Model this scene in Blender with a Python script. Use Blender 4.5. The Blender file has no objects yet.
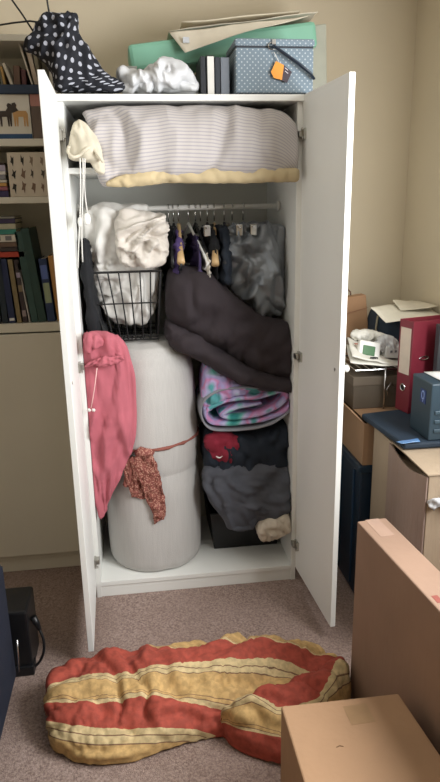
import bpy, bmesh, math, random
from mathutils import Vector, Matrix, noise
random.seed(7)
PI = math.pi
COL = bpy.context.scene.collection
V = Vector

# ------------------------------------------------------------------ camera
CAM = V((0.20772, -2.24172, 1.4679))
FPX = 647.06
yaw, pit, rol = -0.128, 0.2833, -0.0187
_f = V((-math.sin(yaw)*math.cos(pit), math.cos(yaw)*math.cos(pit), -math.sin(pit)))
_r0 = V((math.cos(yaw), math.sin(yaw), 0)); _u0 = _r0.cross(_f)
_r = math.cos(rol)*_r0 + math.sin(rol)*_u0
_u = -math.sin(rol)*_r0 + math.cos(rol)*_u0
cd = bpy.data.cameras.new('camera'); cam = bpy.data.objects.new('camera', cd); COL.objects.link(cam)
cam.matrix_world = Matrix(((_r.x, _u.x, -_f.x, CAM.x), (_r.y, _u.y, -_f.y, CAM.y), (_r.z, _u.z, -_f.z, CAM.z), (0, 0, 0, 1)))
cd.sensor_fit = 'VERTICAL'; cd.sensor_height = 24; cd.lens = 24*FPX/782; cd.clip_start = .02
bpy.context.scene.camera = cam

def ray(px, py): return _r*((px-220)/FPX) - _u*((py-391)/FPX) + _f
def at(px, py, y): d = ray(px, py); return CAM + d*((y-CAM.y)/d.y)
def atz(px, py, z): d = ray(px, py); return CAM + d*((z-CAM.z)/d.z)
def atx(px, py, x): d = ray(px, py); return CAM + d*((x-CAM.x)/d.x)

# ------------------------------------------------------------------ materials
def lin(h):
    h = h.lstrip('#'); c = [int(h[i:i+2], 16)/255 for i in (0, 2, 4)]
    return tuple(x/12.92 if x <= .04045 else ((x+.055)/1.055)**2.4 for x in c) + (1,)
def newmat(name, rough=.6, **kw):
    m = bpy.data.materials.new(name); m.use_nodes = True
    b = m.node_tree.nodes['Principled BSDF']; b.inputs['Roughness'].default_value = rough
    for k, v in kw.items(): b.inputs[k.replace('_', ' ')].default_value = v
    return m, m.node_tree, b
def nd(t, ty, **kw):
    n = t.nodes.new(ty)
    for k, v in kw.items(): setattr(n, k, v)
    return n
def math_(t, op, a, b=None, c=None):
    n = nd(t, 'ShaderNodeMath', operation=op)
    for i, x in enumerate((a, b, c)):
        if x is None: continue
        if isinstance(x, (int, float)): n.inputs[i].default_value = x
        else: t.links.new(x, n.inputs[i])
    return n.outputs[0]
def ramp(t, fac, stops, const=False):
    n = nd(t, 'ShaderNodeValToRGB'); cr = n.color_ramp
    if const: cr.interpolation = 'CONSTANT'
    while len(cr.elements) < len(stops): cr.elements.new(1)
    for e, (p, c) in zip(cr.elements, stops): e.position = p; e.color = lin(c) if isinstance(c, str) else c
    t.links.new(fac, n.inputs[0]); return n.outputs[0]
def mix(t, fac, a, b):
    n = nd(t, 'ShaderNodeMix', data_type='RGBA')
    for s, x in ((n.inputs[0], fac), (n.inputs[6], a), (n.inputs[7], b)):
        if isinstance(x, (int, float)): s.default_value = x
        elif isinstance(x, str): s.default_value = lin(x)
        else: t.links.new(x, s)
    return n.outputs[2]
def tnoise(t, scale, detail=3, coord='Object', stretch=None):
    tc = nd(t, 'ShaderNodeTexCoord'); o = tc.outputs[coord]
    if stretch:
        mp = nd(t, 'ShaderNodeMapping'); mp.inputs['Scale'].default_value = stretch
        t.links.new(o, mp.inputs[0]); o = mp.outputs[0]
    n = nd(t, 'ShaderNodeTexNoise'); n.inputs['Scale'].default_value = scale; n.inputs['Detail'].default_value = detail
    t.links.new(o, n.inputs['Vector']); return n.outputs['Fac']
def bump(t, b, h, s=.3, d=.002):
    n = nd(t, 'ShaderNodeBump'); n.inputs['Strength'].default_value = s; n.inputs['Distance'].default_value = d
    t.links.new(h, n.inputs['Height']); t.links.new(n.outputs[0], b.inputs['Normal'])
def simple(name, c, rough=.6, var=.06, scale=30, bs=0, bsc=200, bd=.002, stretch=None, **kw):
    m, t, b = newmat(name, rough, **kw)
    l = lin(c); lo = tuple(x*(1-var) for x in l[:3])+(1,); hi = tuple(min(1, x*(1+var)) for x in l[:3])+(1,)
    t.links.new(ramp(t, tnoise(t, scale, 3, stretch=stretch), [(.3, lo), (.7, hi)]), b.inputs['Base Color'])
    if bs: bump(t, b, tnoise(t, bsc, 2), bs, bd)
    return m
def fabric(name, c, rough=.9, var=.1, bs=.25, **kw): return simple(name, c, rough, var, 14, bs, 420, .002, **kw)

M = {}
M['wall'] = simple('wall_paint', '#cfc2a9', .85, .02, 3, .1, 160)
M['ceil'] = simple('ceiling_paint', '#e8e4da', .9, .01)
M['lam'] = simple('white_laminate', '#e9e9e4', .42, .01, 4)
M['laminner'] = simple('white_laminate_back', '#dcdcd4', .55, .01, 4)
M['bcase'] = simple('cream_laminate', '#dcd7c8', .5, .02, 4)
M['metal'] = simple('nickel', '#b9b7b0', .3, .03, Metallic=1.0)
M['chrome'] = simple('chrome', '#d0d0d0', .18, .02, Metallic=1.0)
M['bwire'] = simple('black_coated_wire', '#111111', .4, .05)
M['white_plastic'] = simple('white_plastic', '#ecebe6', .35, .01)
M['black_plastic'] = simple('black_plastic', '#101114', .4, .1)
M['wood'] = simple('varnished_wood', '#c9a878', .4, .15, 20, stretch=(1, .1, 1))
M['paper'] = simple('paper', '#e9e6dc', .8, .03, 12)
M['pages'] = simple('page_block', '#d9cfb8', .9, .08, 60, stretch=(1, 1, .1))
# carpet
m, t, b = newmat('carpet', 1.0)
t.links.new(mix(t, ramp(t, tnoise(t, 3, 2), [(.35, '#000000'), (.65, '#ffffff')]),
    ramp(t, tnoise(t, 190, 2), [(.3, '#745e56'), (.7, '#ae988c')]), ramp(t, tnoise(t, 150, 2), [(.3, '#7d6860'), (.7, '#b6a095')])), b.inputs['Base Color'])
bump(t, b, tnoise(t, 260, 2), .9, .006); M['carpet'] = m
# cardboard
def cardboard(name, c, wr=.15):
    m, t, b = newmat(name, .8)
    l = lin(c); d = tuple(x*.86 for x in l[:3])+(1,)
    t.links.new(ramp(t, tnoise(t, 5, 5), [(.3, d), (.65, l)]), b.inputs['Base Color'])
    bump(t, b, tnoise(t, 7, 4, stretch=(6, 6, 1)), wr, .01); return m
M['card'] = cardboard('cardboard', '#a48161'); M['cardpale'] = cardboard('pale_cardboard', '#b09c84', .25)
M['cardpink'] = cardboard('pinkish_cardboard', '#997c68', .1)
M['tape'] = simple('brown_tape', '#947656', .35, .05)
# polka dots from UV metres
def dots(name, base, dot, cell, rad, rough=.85):
    m, t, b = newmat(name, rough)
    tc = nd(t, 'ShaderNodeTexCoord'); sp = nd(t, 'ShaderNodeSeparateXYZ'); t.links.new(tc.outputs['UV'], sp.inputs[0])
    def g(off):
        u = math_(t, 'SUBTRACT', math_(t, 'FRACT', math_(t, 'ADD', math_(t, 'DIVIDE', sp.outputs[0], cell), off)), .5)
        v = math_(t, 'SUBTRACT', math_(t, 'FRACT', math_(t, 'ADD', math_(t, 'DIVIDE', sp.outputs[1], cell), off)), .5)
        return math_(t, 'LESS_THAN', math_(t, 'ADD', math_(t, 'MULTIPLY', u, u), math_(t, 'MULTIPLY', v, v)), rad*rad)
    t.links.new(mix(t, math_(t, 'MAXIMUM', g(0), g(.5)), base, dot), b.inputs['Base Color'])
    bump(t, b, tnoise(t, 300, 2), .2); return m
M['polka'] = dots('black_polka_fabric', '#14161f', '#a9abb6', .038, .16)
M['sew'] = dots('blue_dotted_cloth', '#75848f', '#b4bcc0', .018, .13)
# pillow stripes
def striped(name, base, line, period, duty, axis=1):
    m, t, b = newmat(name, .9)
    tc = nd(t, 'ShaderNodeTexCoord'); sp = nd(t, 'ShaderNodeSeparateXYZ'); t.links.new(tc.outputs['UV'], sp.inputs[0])
    f = math_(t, 'FRACT', math_(t, 'DIVIDE', sp.outputs[axis], period))
    pat = math_(t, 'MULTIPLY', math_(t, 'LESS_THAN', f, duty), .6)
    t.links.new(mix(t, pat, base, line), b.inputs['Base Color']); bump(t, b, tnoise(t, 400, 2), .2); return m
M['pillow'] = striped('ticking_fabric', '#b9b2ae', '#8d8c96', .0105, .36)
M['cream'] = fabric('cream_cotton', '#cbc2ae'); M['yellowcream'] = fabric('unbleached_cotton', '#bcaa86')
M['duvet'] = fabric('white_cotton', '#d9d6d0', var=.04); M['fleece'] = fabric('cream_fleece', '#d2cac0', bs=.7)
M['roll'] = simple('off_white_knit', '#bdbab6', .95, .04, 30, .35, 260, .003, stretch=(6, 6, .3))
M['pink'] = fabric('pink_linen', '#b4616c', var=.08); M['brown'] = fabric('plum_brown_cotton', '#2f272b', var=.08)
M['satin'] = simple('grey_satin', '#7c8187', .3, .1, 10, .1, 300, .002, Metallic=.25)
M['char'] = fabric('charcoal_jersey', '#4e5058', var=.15); M['dark'] = fabric('black_cotton', '#111216'); M['darkblue'] = fabric('dark_navy_cotton', '#1c2430')
M['red'] = fabric('crimson_cotton', '#8a2236'); M['towel'] = fabric('cream_terry', '#d2c6b4', bs=.9)
M['purple'] = fabric('purple_cotton', '#4b3a6b'); M['navy'] = fabric('navy_canvas', '#1f2f3f', .7)
M['navyb'] = fabric('navy_blue_fabric', '#0d1629', .8)
M['kraft'] = simple('kraft_paper', '#a5805f', .8, .05, 8, .3, 20, .01)
M['plasticbag'] = simple('white_polythene', '#c9cacc', .45, .03, 10)
M['mint'] = simple('mint_card', '#7fb59c', .5, .03, 6)
# fleece tie dye
m, t, b = newmat('tie_dye_fleece', .95)
t.links.new(ramp(t, tnoise(t, 11, 1), [(.28, '#2f8a88'), (.36, '#6fbdb4'), (.43, '#c3bde0'), (.50, '#aca4d2'), (.56, '#cf86b4'), (.62, '#c8b4e0'), (.68, '#5fa9ae')]), b.inputs['Base Color'])
bump(t, b, tnoise(t, 350, 2), .6, .004); M['tie'] = m
M['tieedge'] = fabric('grey_fleece_backing', '#8b8b92')
# scarf print
m, t, b = newmat('scarf_print', .8)
tc = nd(t, 'ShaderNodeTexCoord'); vo = nd(t, 'ShaderNodeTexVoronoi'); vo.inputs['Scale'].default_value = 170
t.links.new(tc.outputs['Object'], vo.inputs['Vector'])
t.links.new(ramp(t, vo.outputs['Distance'], [(.2, '#c49580'), (.5, '#8a4e44'), (.8, '#7a4038')]), b.inputs['Base Color']); M['scarf'] = m
M['scarfband'] = fabric('russet_scarf_cloth', '#8a5248')
# quilt stripes: UV.y carries the band number
m, t, b = newmat('quilt_stripes', .85)
tc = nd(t, 'ShaderNodeTexCoord'); sp = nd(t, 'ShaderNodeSeparateXYZ'); t.links.new(tc.outputs['UV'], sp.inputs[0])
Yc, Rc, Lc, Pc = '#c9a56c', '#a84a3a', '#806048', '#d0b98a'
st = []
def yband(s0):
    return [(s0, Pc), (s0+.12, Lc), (s0+.14, Pc), (s0+.24, Lc), (s0+.26, Yc), (s0+.76, Lc), (s0+.78, Yc), (s0+.87, Lc), (s0+.89, Pc)]
stops = [(0, Yc), (.76, Lc), (.78, Yc), (.87, Lc), (.89, Pc), (1, Rc)] + yband(2) + [(3, Rc)] + yband(4)
qc = ramp(t, math_(t, 'DIVIDE', sp.outputs[1], 5), [(p/5, c) for p, c in stops], True)
dn = ramp(t, tnoise(t, 60, 4), [(.4, '#c9c9c9'), (.6, '#ffffff')])
mm = nd(t, 'ShaderNodeMix', data_type='RGBA', blend_type='MULTIPLY'); mm.inputs[0].default_value = .6
t.links.new(qc, mm.inputs[6]); t.links.new(dn, mm.inputs[7]); t.links.new(mm.outputs[2], b.inputs['Base Color'])
bump(t, b, tnoise(t, 30, 4), .3, .006); M['quilt'] = m

_cc = {}
def C(h, rough=.6, **kw):
    k = (h, rough)
    if k not in _cc: _cc[k] = simple('paint_'+h.strip('#'), h, rough, .05, 25, **kw)
    return _cc[k]

# ------------------------------------------------------------------ objects
def tag(o, label=None, cat=None, group=None, kind=None):
    if label: o['label'] = label
    if cat: o['category'] = cat
    if group: o['group'] = group
    if kind: o['kind'] = kind
    return o
def thing(name, label, cat, loc, group=None):
    o = bpy.data.objects.new(name, None); COL.objects.link(o); o.location = loc; o.empty_display_size = .05
    return tag(o, label, cat, group)
def wloc(o):
    p = V(o.location)
    while o.parent: o = o.parent; p = p + V(o.location)
    return p

class MB:
    def __init__(s): s.v = []; s.f = []; s.uv = {}; s.mi = []; s.cm = 0
    def add(s, vs, fs, uvs=None):
        o = len(s.v); s.v += [V(p) for p in vs]
        for k, f in enumerate(fs):
            s.f.append([i+o for i in f]); s.mi.append(s.cm)
            if uvs: s.uv[len(s.f)-1] = [uvs[i] for i in f]
        return s
    def box(s, c, d, rot=None, M4=None):
        c = V(c); R = rot if rot is not None else Matrix.Identity(3)
        vs = [c + R @ V((sx*d[0]/2, sy*d[1]/2, sz*d[2]/2)) for sx in (-1, 1) for sy in (-1, 1) for sz in (-1, 1)]
        return s.add(vs, [(0, 1, 3, 2), (4, 6, 7, 5), (0, 4, 5, 1), (2, 3, 7, 6), (0, 2, 6, 4), (1, 5, 7, 3)])
    def bb(s, a, b):
        a, b = V(a), V(b); return s.box((a+b)/2, [abs(x) for x in (b-a)])
    def hexa(s, bot, top):   # two quads, matching order
        return s.add(list(bot)+list(top), [(3, 2, 1, 0), (4, 5, 6, 7), (0, 1, 5, 4), (1, 2, 6, 5), (2, 3, 7, 6), (3, 0, 4, 7)])
    def tube(s, pts, r, n=8, closed=False, flat=None):
        pts = [V(p) for p in pts]; N = len(pts); vs = []; up = V((0, 0, 1))
        for i, p in enumerate(pts):
            a = pts[i-1] if (i or closed) else p; b = pts[(i+1) % N] if (i < N-1 or closed) else p
            d = (b-a).normalized()
            if abs(d.dot(up)) > .95: up = V((1, 0, 0)) if abs(d.x) < .9 else V((0, 1, 0))
            x = d.cross(up).normalized(); y = x.cross(d).normalized(); up = y
            rr = r[i] if isinstance(r, (list, tuple)) else r
            for k in range(n):
                a_ = 2*PI*k/n; vs.append(p + x*(rr*math.cos(a_)) + y*(rr*math.sin(a_)*(flat or 1)))
        fs = []
        for i in range(N if closed else N-1):
            for k in range(n):
                a = i*n+k; b = i*n+(k+1) % n; c = ((i+1) % N)*n; fs.append((a, b, c+(k+1) % n, c+k))
        if not closed: fs += [tuple(range(n))[::-1], tuple((N-1)*n+k for k in range(n))]
        return s.add(vs, fs)
    def lathe(s, c, prof, n=32, axis='z', sx=1, sy=1):
        c = V(c); vs = []
        for r, h in prof:
            for k in range(n):
                a = 2*PI*k/n; p = (r*math.cos(a)*sx, r*math.sin(a)*sy, h)
                if axis == 'x': p = (p[2], p[0], p[1])
                if axis == 'y': p = (p[0], p[2], p[1])
                vs.append(c+V(p))
        fs = [(i*n+k, i*n+(k+1) % n, (i+1)*n+(k+1) % n, (i+1)*n+k) for i in range(len(prof)-1) for k in range(n)]
        fs += [tuple(range(n))[::-1], tuple((len(prof)-1)*n+k for k in range(n))]
        return s.add(vs, fs)
    def prism(s, poly, dvec):   # polygon (world points) extruded
        n = len(poly); poly = [V(p) for p in poly]; d = V(dvec)
        return s.add(poly+[p+d for p in poly], [tuple(range(n))[::-1], tuple(range(n, 2*n))]+[(i, (i+1) % n, n+(i+1) % n, n+i) for i in range(n)])

def obj(name, mb, mat, parent=None, bevel=0, smooth=False, disp=None, sub=0, label=None, cat=None, group=None, kind=None):
    lo = V([min(v[i] for v in mb.v) for i in range(3)]); hi = V([max(v[i] for v in mb.v) for i in range(3)])
    c = V(((lo.x+hi.x)/2, (lo.y+hi.y)/2, lo.z))
    me = bpy.data.meshes.new(name); me.from_pydata([v-c for v in mb.v], [], mb.f); me.update()
    bm = bmesh.new(); bm.from_mesh(me); 
    if not disp: bmesh.ops.recalc_face_normals(bm, faces=bm.faces)
    bm.normal_update()
    bm.to_mesh(me)
    if disp:
        ds = [v.normal*disp(v.co+c, v.normal) for v in bm.verts]
        for v, d in zip(bm.verts, ds): v.co += d
        bm.normal_update(); bmesh.ops.recalc_face_normals(bm, faces=bm.faces); bm.to_mesh(me)
    bm.free()
    uvl = me.uv_layers.new(name='UVMap')
    for p in me.polygons:
        cu = mb.uv.get(p.index); n = p.normal
        ax = max(range(3), key=lambda i: abs(n[i])); o = [(1, 2), (0, 2), (0, 1)][ax]
        vi = list(p.vertices)
        for li in p.loop_indices:
            v = me.loops[li].vertex_index
            if cu: uvl.data[li].uv = cu[mb.f[p.index].index(v)] if v in mb.f[p.index] else (0, 0)
            else: q = me.vertices[v].co; uvl.data[li].uv = (q[o[0]], q[o[1]])
        p.use_smooth = smooth
    mats = mat if isinstance(mat, (list, tuple)) else [mat]
    for x in mats: me.materials.append(x)
    if len(mats) > 1:
        for p in me.polygons: p.material_index = mb.mi[p.index]
    o = bpy.data.objects.new(name, me); COL.objects.link(o)
    if parent: o.parent = parent; o.location = c - wloc(parent)
    else: o.location = c
    if bevel:
        bv = o.modifiers.new('bevel', 'BEVEL'); bv.width = bevel; bv.segments = 2; bv.limit_method = 'ANGLE'; bv.angle_limit = .6
    if sub:
        sb = o.modifiers.new('sub', 'SUBSURF'); sb.levels = sub; sb.render_levels = sub
    return tag(o, label, cat, group, kind)
def struct(name, mb, mat, **k): return obj(name, mb, mat, kind='structure', **k)

def copy_tree(o, parent=None):
    c = o.copy(); COL.objects.link(c)
    if parent: c.parent = parent
    for ch in list(o.children): copy_tree(ch, c)
    return c

# cloth folds ------------------------------------------------------
def ridge(p): return 1-2*abs(noise.noise(p))
def folds(amp, freq, st=(1, 1, 1), seed=0, fine=.35, ax=1):
    off = V((seed*13.7, seed*7.3, seed*3.1))
    def f(p, n):
        q = V((p.x*st[0], p.y*st[1], p.z*st[2]))*freq + off
        w = V((noise.noise(q*.45), noise.noise(q*.45+V((9, 2, 5))), noise.noise(q*.45+V((3, 8, 1)))))*1.4
        a = noise.noise(q+w); c_ = noise.noise(q*1.5+w*1.3+V((4, 4, 4)))
        rg = 1-min(1, abs(a)*3.2); vl = min(1, abs(c_)*3.6)-.6
        return amp*2.1*(.22+.78*abs(n[ax]))*(rg*.55 + vl*.75 + .5*a + fine*(ridge(q*3.1+w*2.4)-.3))
    return f
def cr(P, t):
    n = len(P)-1; x = min(max(t, 0), .99999)*n; i = int(x); u = x-i
    a, b, c, d = P[max(i-1, 0)], P[i], P[i+1], P[min(i+2, n)]
    return tuple(.5*((2*b[k])+(-a[k]+c[k])*u+(2*a[k]-5*b[k]+4*c[k]-d[k])*u*u+(-a[k]+3*b[k]-3*c[k]+d[k])*u**3) for k in range(len(a)))
def loft(mb, st, n=70, m=44, ex=2.3, cap=.1, cap2=None, dv=(0, -1, 0), uvf=None, endmin=.03):
    """st = (A, B, front thickness, back thickness): closed soft sections between A and B."""
    dv = V(dv); cap2 = cap if cap2 is None else cap2; vs = []; uvs = []
    S = [tuple(a)+tuple(b)+(tf, tb) for a, b, tf, tb in st]; L = 0; last = None
    for i in range(n+1):
        t = i/n; q = cr(S, t); A = V(q[0:3]); B = V(q[3:6]); tf, tb = q[6], q[7]
        k = 1
        if cap and t < cap: k = min(k, math.sqrt(max(0, 1-(1-t/cap)**2)))
        if cap2 and t > 1-cap2: k = min(k, math.sqrt(max(0, 1-(1-(1-t)/cap2)**2)))
        k = max(k, endmin); mid = (A+B)/2; h = (A-B)/2*(.35+.65*k if (cap or cap2) else 1)
        if last is not None: L += (mid-last).length
        last = mid; per = 0; pp = None
        for j in range(m):
            a = 2*PI*j/m; c, s = math.cos(a), math.sin(a)
            cc = math.copysign(abs(c)**(2/ex), c); ss = math.copysign(abs(s)**(2/ex), s)
            th = tf if s > 0 else tb
            p = mid + h*cc + dv*(ss*th*k); vs.append(p)
            if pp is not None: per += (p-pp).length
            pp = p
            uvs.append(uvf(t, (1-c)/2, L, per) if uvf else (L, per))
    fs = [(i*m+j, i*m+(j+1) % m, (i+1)*m+(j+1) % m, (i+1)*m+j) for i in range(n) for j in range(m)]
    fs += [tuple(range(m))[::-1], tuple(n*m+k for k in range(m))]
    return mb.add(vs, fs, uvs)
def sheet(mb, P00, P10, P11, P01, n=14, amp=.006, th=.0015, seed=0, freq=9):
    """a soft sheet of paper or cloth with thickness, corners in order."""
    P00, P10, P11, P01 = map(V, (P00, P10, P11, P01)); nn = (P10-P00).cross(P01-P00).normalized(); g = []
    for i in range(n+1):
        for j in range(n+1):
            u, v = i/n, j/n; p = P00*(1-u)*(1-v)+P10*u*(1-v)+P11*u*v+P01*(1-u)*v
            g.append(p+nn*amp*ridge(p*freq+V((seed, 0, 0))))
    N = (n+1)**2; vs = g+[p-nn*th for p in g]; I = lambda i, j: i*(n+1)+j
    fs = []
    for i in range(n):
        for j in range(n):
            q = (I(i, j), I(i+1, j), I(i+1, j+1), I(i, j+1)); fs.append(q); fs.append(tuple(x+N for x in q[::-1]))
    rim = [I(i, 0) for i in range(n+1)]+[I(n, j) for j in range(1, n+1)]+[I(i, n) for i in range(n-1, -1, -1)]+[I(0, j) for j in range(n-1, 0, -1)]
    for k in range(len(rim)): a, b = rim[k], rim[(k+1) % len(rim)]; fs.append((a, a+N, b+N, b))
    return mb.add(vs, fs)
def Rz(a): return Matrix.Rotation(a, 3, 'Z')
def Ry(a): return Matrix.Rotation(a, 3, 'Y')
def Rx(a): return Matrix.Rotation(a, 3, 'X')

# ------------------------------------------------------------------ room
XR, YB, XL, YF, ZC = 1.385, .525, -2.5, -4.2, 2.45
struct('floor', MB().bb((XL, YF, -.05), (XR, YB, 0)), M['carpet'])
struct('ceiling', MB().bb((XL, YF, ZC), (XR, YB, ZC+.05)), M['ceil'])
struct('wall_back', MB().bb((XL-.05, YB, 0), (XR+.1, YB+.1, ZC)), M['wall'])
struct('wall_left', MB().bb((XL-.1, YF, 0), (XL, YB, ZC)), M['wall'])
struct('wall_front', MB().bb((XL-.05, YF-.1, 0), (XR+.1, YF, ZC)), M['wall'])
WY0, WY1, WZ0, WZ1 = -1.80, -.74, 1.0, 2.1
w = MB().bb((XR, YF, 0), (XR+.1, YB, WZ0)).bb((XR, YF, WZ1), (XR+.1, YB, ZC)).bb((XR, YF, WZ0), (XR+.1, WY0, WZ1)).bb((XR, WY1, WZ0), (XR+.1, YB, WZ1))
struct('wall_right', w, M['wall'])
wf = MB()
for a, b_ in (((WY0, WZ0), (WY0+.05, WZ1)), ((WY1-.05, WZ0), (WY1, WZ1)), ((WY0+.05, WZ0), (WY1-.05, WZ0+.05)), ((WY0+.05, WZ1-.05), (WY1-.05, WZ1)), (((WY0+WY1)/2-.02, WZ0+.05), ((WY0+WY1)/2+.02, WZ1-.05))):
    wf.bb((XR+.02, a[0], a[1]), (XR+.07, b_[0], b_[1]))
win = struct('window_1', wf, M['white_plastic'])
mg, tg, bg = newmat('window_glass', .02, Alpha=.12); bg.inputs['Base Color'].default_value = (.9, .95, 1, 1)
pn = obj('pane', MB().bb((XR+.04, WY0+.05, WZ0+.05), (XR+.046, WY1-.05, WZ1-.05)), mg, win)
struct('baseboard_back', MB().bb((.82, YB-.015, 0), (XR, YB, .08)), M['white_plastic'])

# ------------------------------------------------------------------ lights
ld = bpy.data.lights.new('window_daylight', 'AREA'); ld.shape = 'RECTANGLE'; ld.size = WY1-WY0-.1; ld.size_y = WZ1-WZ0-.1
ld.energy = 46; ld.color = (.97, .985, 1)
lo = bpy.data.objects.new('window_daylight', ld); COL.objects.link(lo); lo.location = (XR+.005, (WY0+WY1)/2, (WZ0+WZ1)/2)
lo.rotation_euler = (0, math.radians(90), 0)   # -Z points to -X
lo.rotation_euler = V((-1, 0, 0)).to_track_quat('-Z', 'Z').to_euler()
wd = bpy.data.worlds.new('world'); bpy.context.scene.world = wd; wd.use_nodes = True
wd.node_tree.nodes['Background'].inputs[0].default_value = (.8, .9, 1, 1); wd.node_tree.nodes['Background'].inputs[1].default_value = 1
vs_ = bpy.context.scene.view_settings
vs_.view_transform = 'Standard'; vs_.look = 'None'; vs_.gamma = 1; vs_.use_curve_mapping = False; vs_.exposure = .47

# ------------------------------------------------------------------ wardrobe
W, H, D, T = .788, 1.80, .50, .018
PZ = .066
wr = thing('wardrobe', 'white double-door wardrobe standing open and crammed with bedding and clothes', 'wardrobe', (W/2, D/2, 0))
obj('side_panel', MB().bb((0, 0, 0), (T, D, H-.02)), M['lam'], wr, .001)
obj('side_panel', MB().bb((W-T, 0, 0), (W, D, H-.02)), M['lam'], wr, .001)
obj('top_panel', MB().bb((-.001, -.018, H-.02), (W+.001, D, H)), M['lam'], wr, .0015)
obj('bottom_panel', MB().bb((T, .0, PZ-.018), (W-T, D-.01, PZ)), M['lam'], wr, .001)
obj('back_panel', MB().bb((T, D-.008, PZ), (W-T, D-.002, H-.02)), M['laminner'], wr)
obj('plinth', MB().bb((T, .004, 0), (W-T, .02, PZ-.018)), M['lam'], wr, .001)
SZ = 1.566
obj('shelf', MB().bb((T, .012, SZ), (W-T, D-.01, SZ+.018)), M['lam'], wr, .001)
RZ, RY = 1.452, .25
rl = obj('hanging_rail', MB().tube([(T+.012, RY, RZ), (W-T-.012, RY, RZ)], .0095, 14), M['white_plastic'], wr, smooth=True)
for sx in (T+.006, W-T-.006):
    obj('rail_socket', MB().lathe((sx-.006, RY, RZ), [(.020, 0), (.020, .004), (.014, .012)], 20, 'x'), M['white_plastic'], rl, smooth=False)
DW = W/2
def door(xh, ang, sgn, name):
    """hinge at xh on the front plane; inner face on the wardrobe's inside."""
    d = V((math.sin(ang), -math.cos(ang), 0)); n = V((-d.y, d.x, 0))*sgn   # n: towards the inside of the open V
    z0, z1 = .058, H
    a = V((xh, -.001, 0)); o = -n*T
    mb = MB().hexa([a+V((0, 0, z0)), a+d*DW+V((0, 0, z0)), a+d*DW+o+V((0, 0, z0)), a+o+V((0, 0, z0))],
                   [a+V((0, 0, z1)), a+d*DW+V((0, 0, z1)), a+d*DW+o+V((0, 0, z1)), a+o+V((0, 0, z1))])
    dr = obj('door', mb, M['lam'], wr, .0012)
    for hz in (.17, .93, 1.68):
        h = MB(); c = a+d*.025+V((0, 0, hz))
        h.box(c+n*.004, (.03, .03, .05) if False else (.008, .034, .034), Rz(math.atan2(n.y, n.x)))
        h.box(c+n*.012-d*.012+V((0, 0, 0)), (.014, .03, .018), Rz(math.atan2(n.y, n.x)))
        h.tube([c+n*.010+d*.014+V((0, 0, .013)), c+n*.014+d*.014+V((0, 0, .013))], .005, 10)
        h.tube([c+n*.010+d*.014-V((0, 0, .013)), c+n*.014+d*.014-V((0, 0, .013))], .005, 10)
        obj('hinge', h, M['metal'], dr, label='nickel cup hinge')
    k = a+d*(DW-.035)+o+V((0, 0, .965))
    kn = MB(); pr = [(.006, 0), (.006, .012), (.011, .016), (.012, .022), (.008, .027)]
    ks = []
    for r, h_ in pr: ks.append(k-n*h_)
    kn.tube(ks, [p[0] for p in pr], 16)
    if name == 'right': obj('knob', kn, M['white_plastic'], dr, smooth=True, label='white round knob')
    s = MB().tube([a+d*(DW-.035)+V((0, 0, .965))-n*.001, a+d*(DW-.035)+V((0, 0, .965))+n*.002], .005, 12); obj('screw', s, M['metal'], dr)
door(0.001, .0262, 1, 'left')
door(W-.001, .066, -1, 'right')

# ------------------------------------------------------------------ bookcase
bc = thing('bookcase', 'tall cream bookcase left of the wardrobe with closed lower cupboard', 'bookcase', (-.42, .38, 0))
BX0, BX1, BY0, BY1 = -.82, -.022, .235, .52
obj('side_panel', MB().bb((BX0, BY0, 0), (BX0+.018, BY1, 2.0)), M['bcase'], bc, .001)
obj('side_panel', MB().bb((BX1-.018, BY0, 0), (BX1, BY1, 2.0)), M['bcase'], bc, .001)
obj('top_panel', MB().bb((BX0, BY0-.002, 2.0), (BX1, BY1, 2.02)), M['bcase'], bc, .001)
obj('back_panel', MB().bb((BX0+.018, BY1-.006, .06), (BX1-.018, BY1, 2.0)), M['bcase'], bc)
for z0, z1 in ((1.670, 1.694), (1.478, 1.500), (1.012, 1.045), (.06, .084)):
    obj('shelf', MB().bb((BX0+.018, BY0+.002, z0), (BX1-.018, BY1-.006, z1)), M['bcase'], bc, .001)
obj('plinth', MB().bb((BX0+.018, BY0+.012, 0), (BX1-.018, BY0+.03, .06)), M['bcase'], bc, .001)
for a, b_ in ((BX0+.001, -.424), (-.421, BX1-.001)):
    dd = obj('door', MB().bb((a, BY0-.018, .086), (b_, BY0-.001, 1.008)), M['bcase'], bc, .0015)
    k = b_-.03 if b_ < -.4 else a+.03
    obj('knob', MB().lathe((k, BY0-.042, .6), [(.012, 0), (.013, .008), (.006, .012), (.006, .0235)], 16, 'y'), M['white_plastic'], dd, smooth=True)

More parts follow.
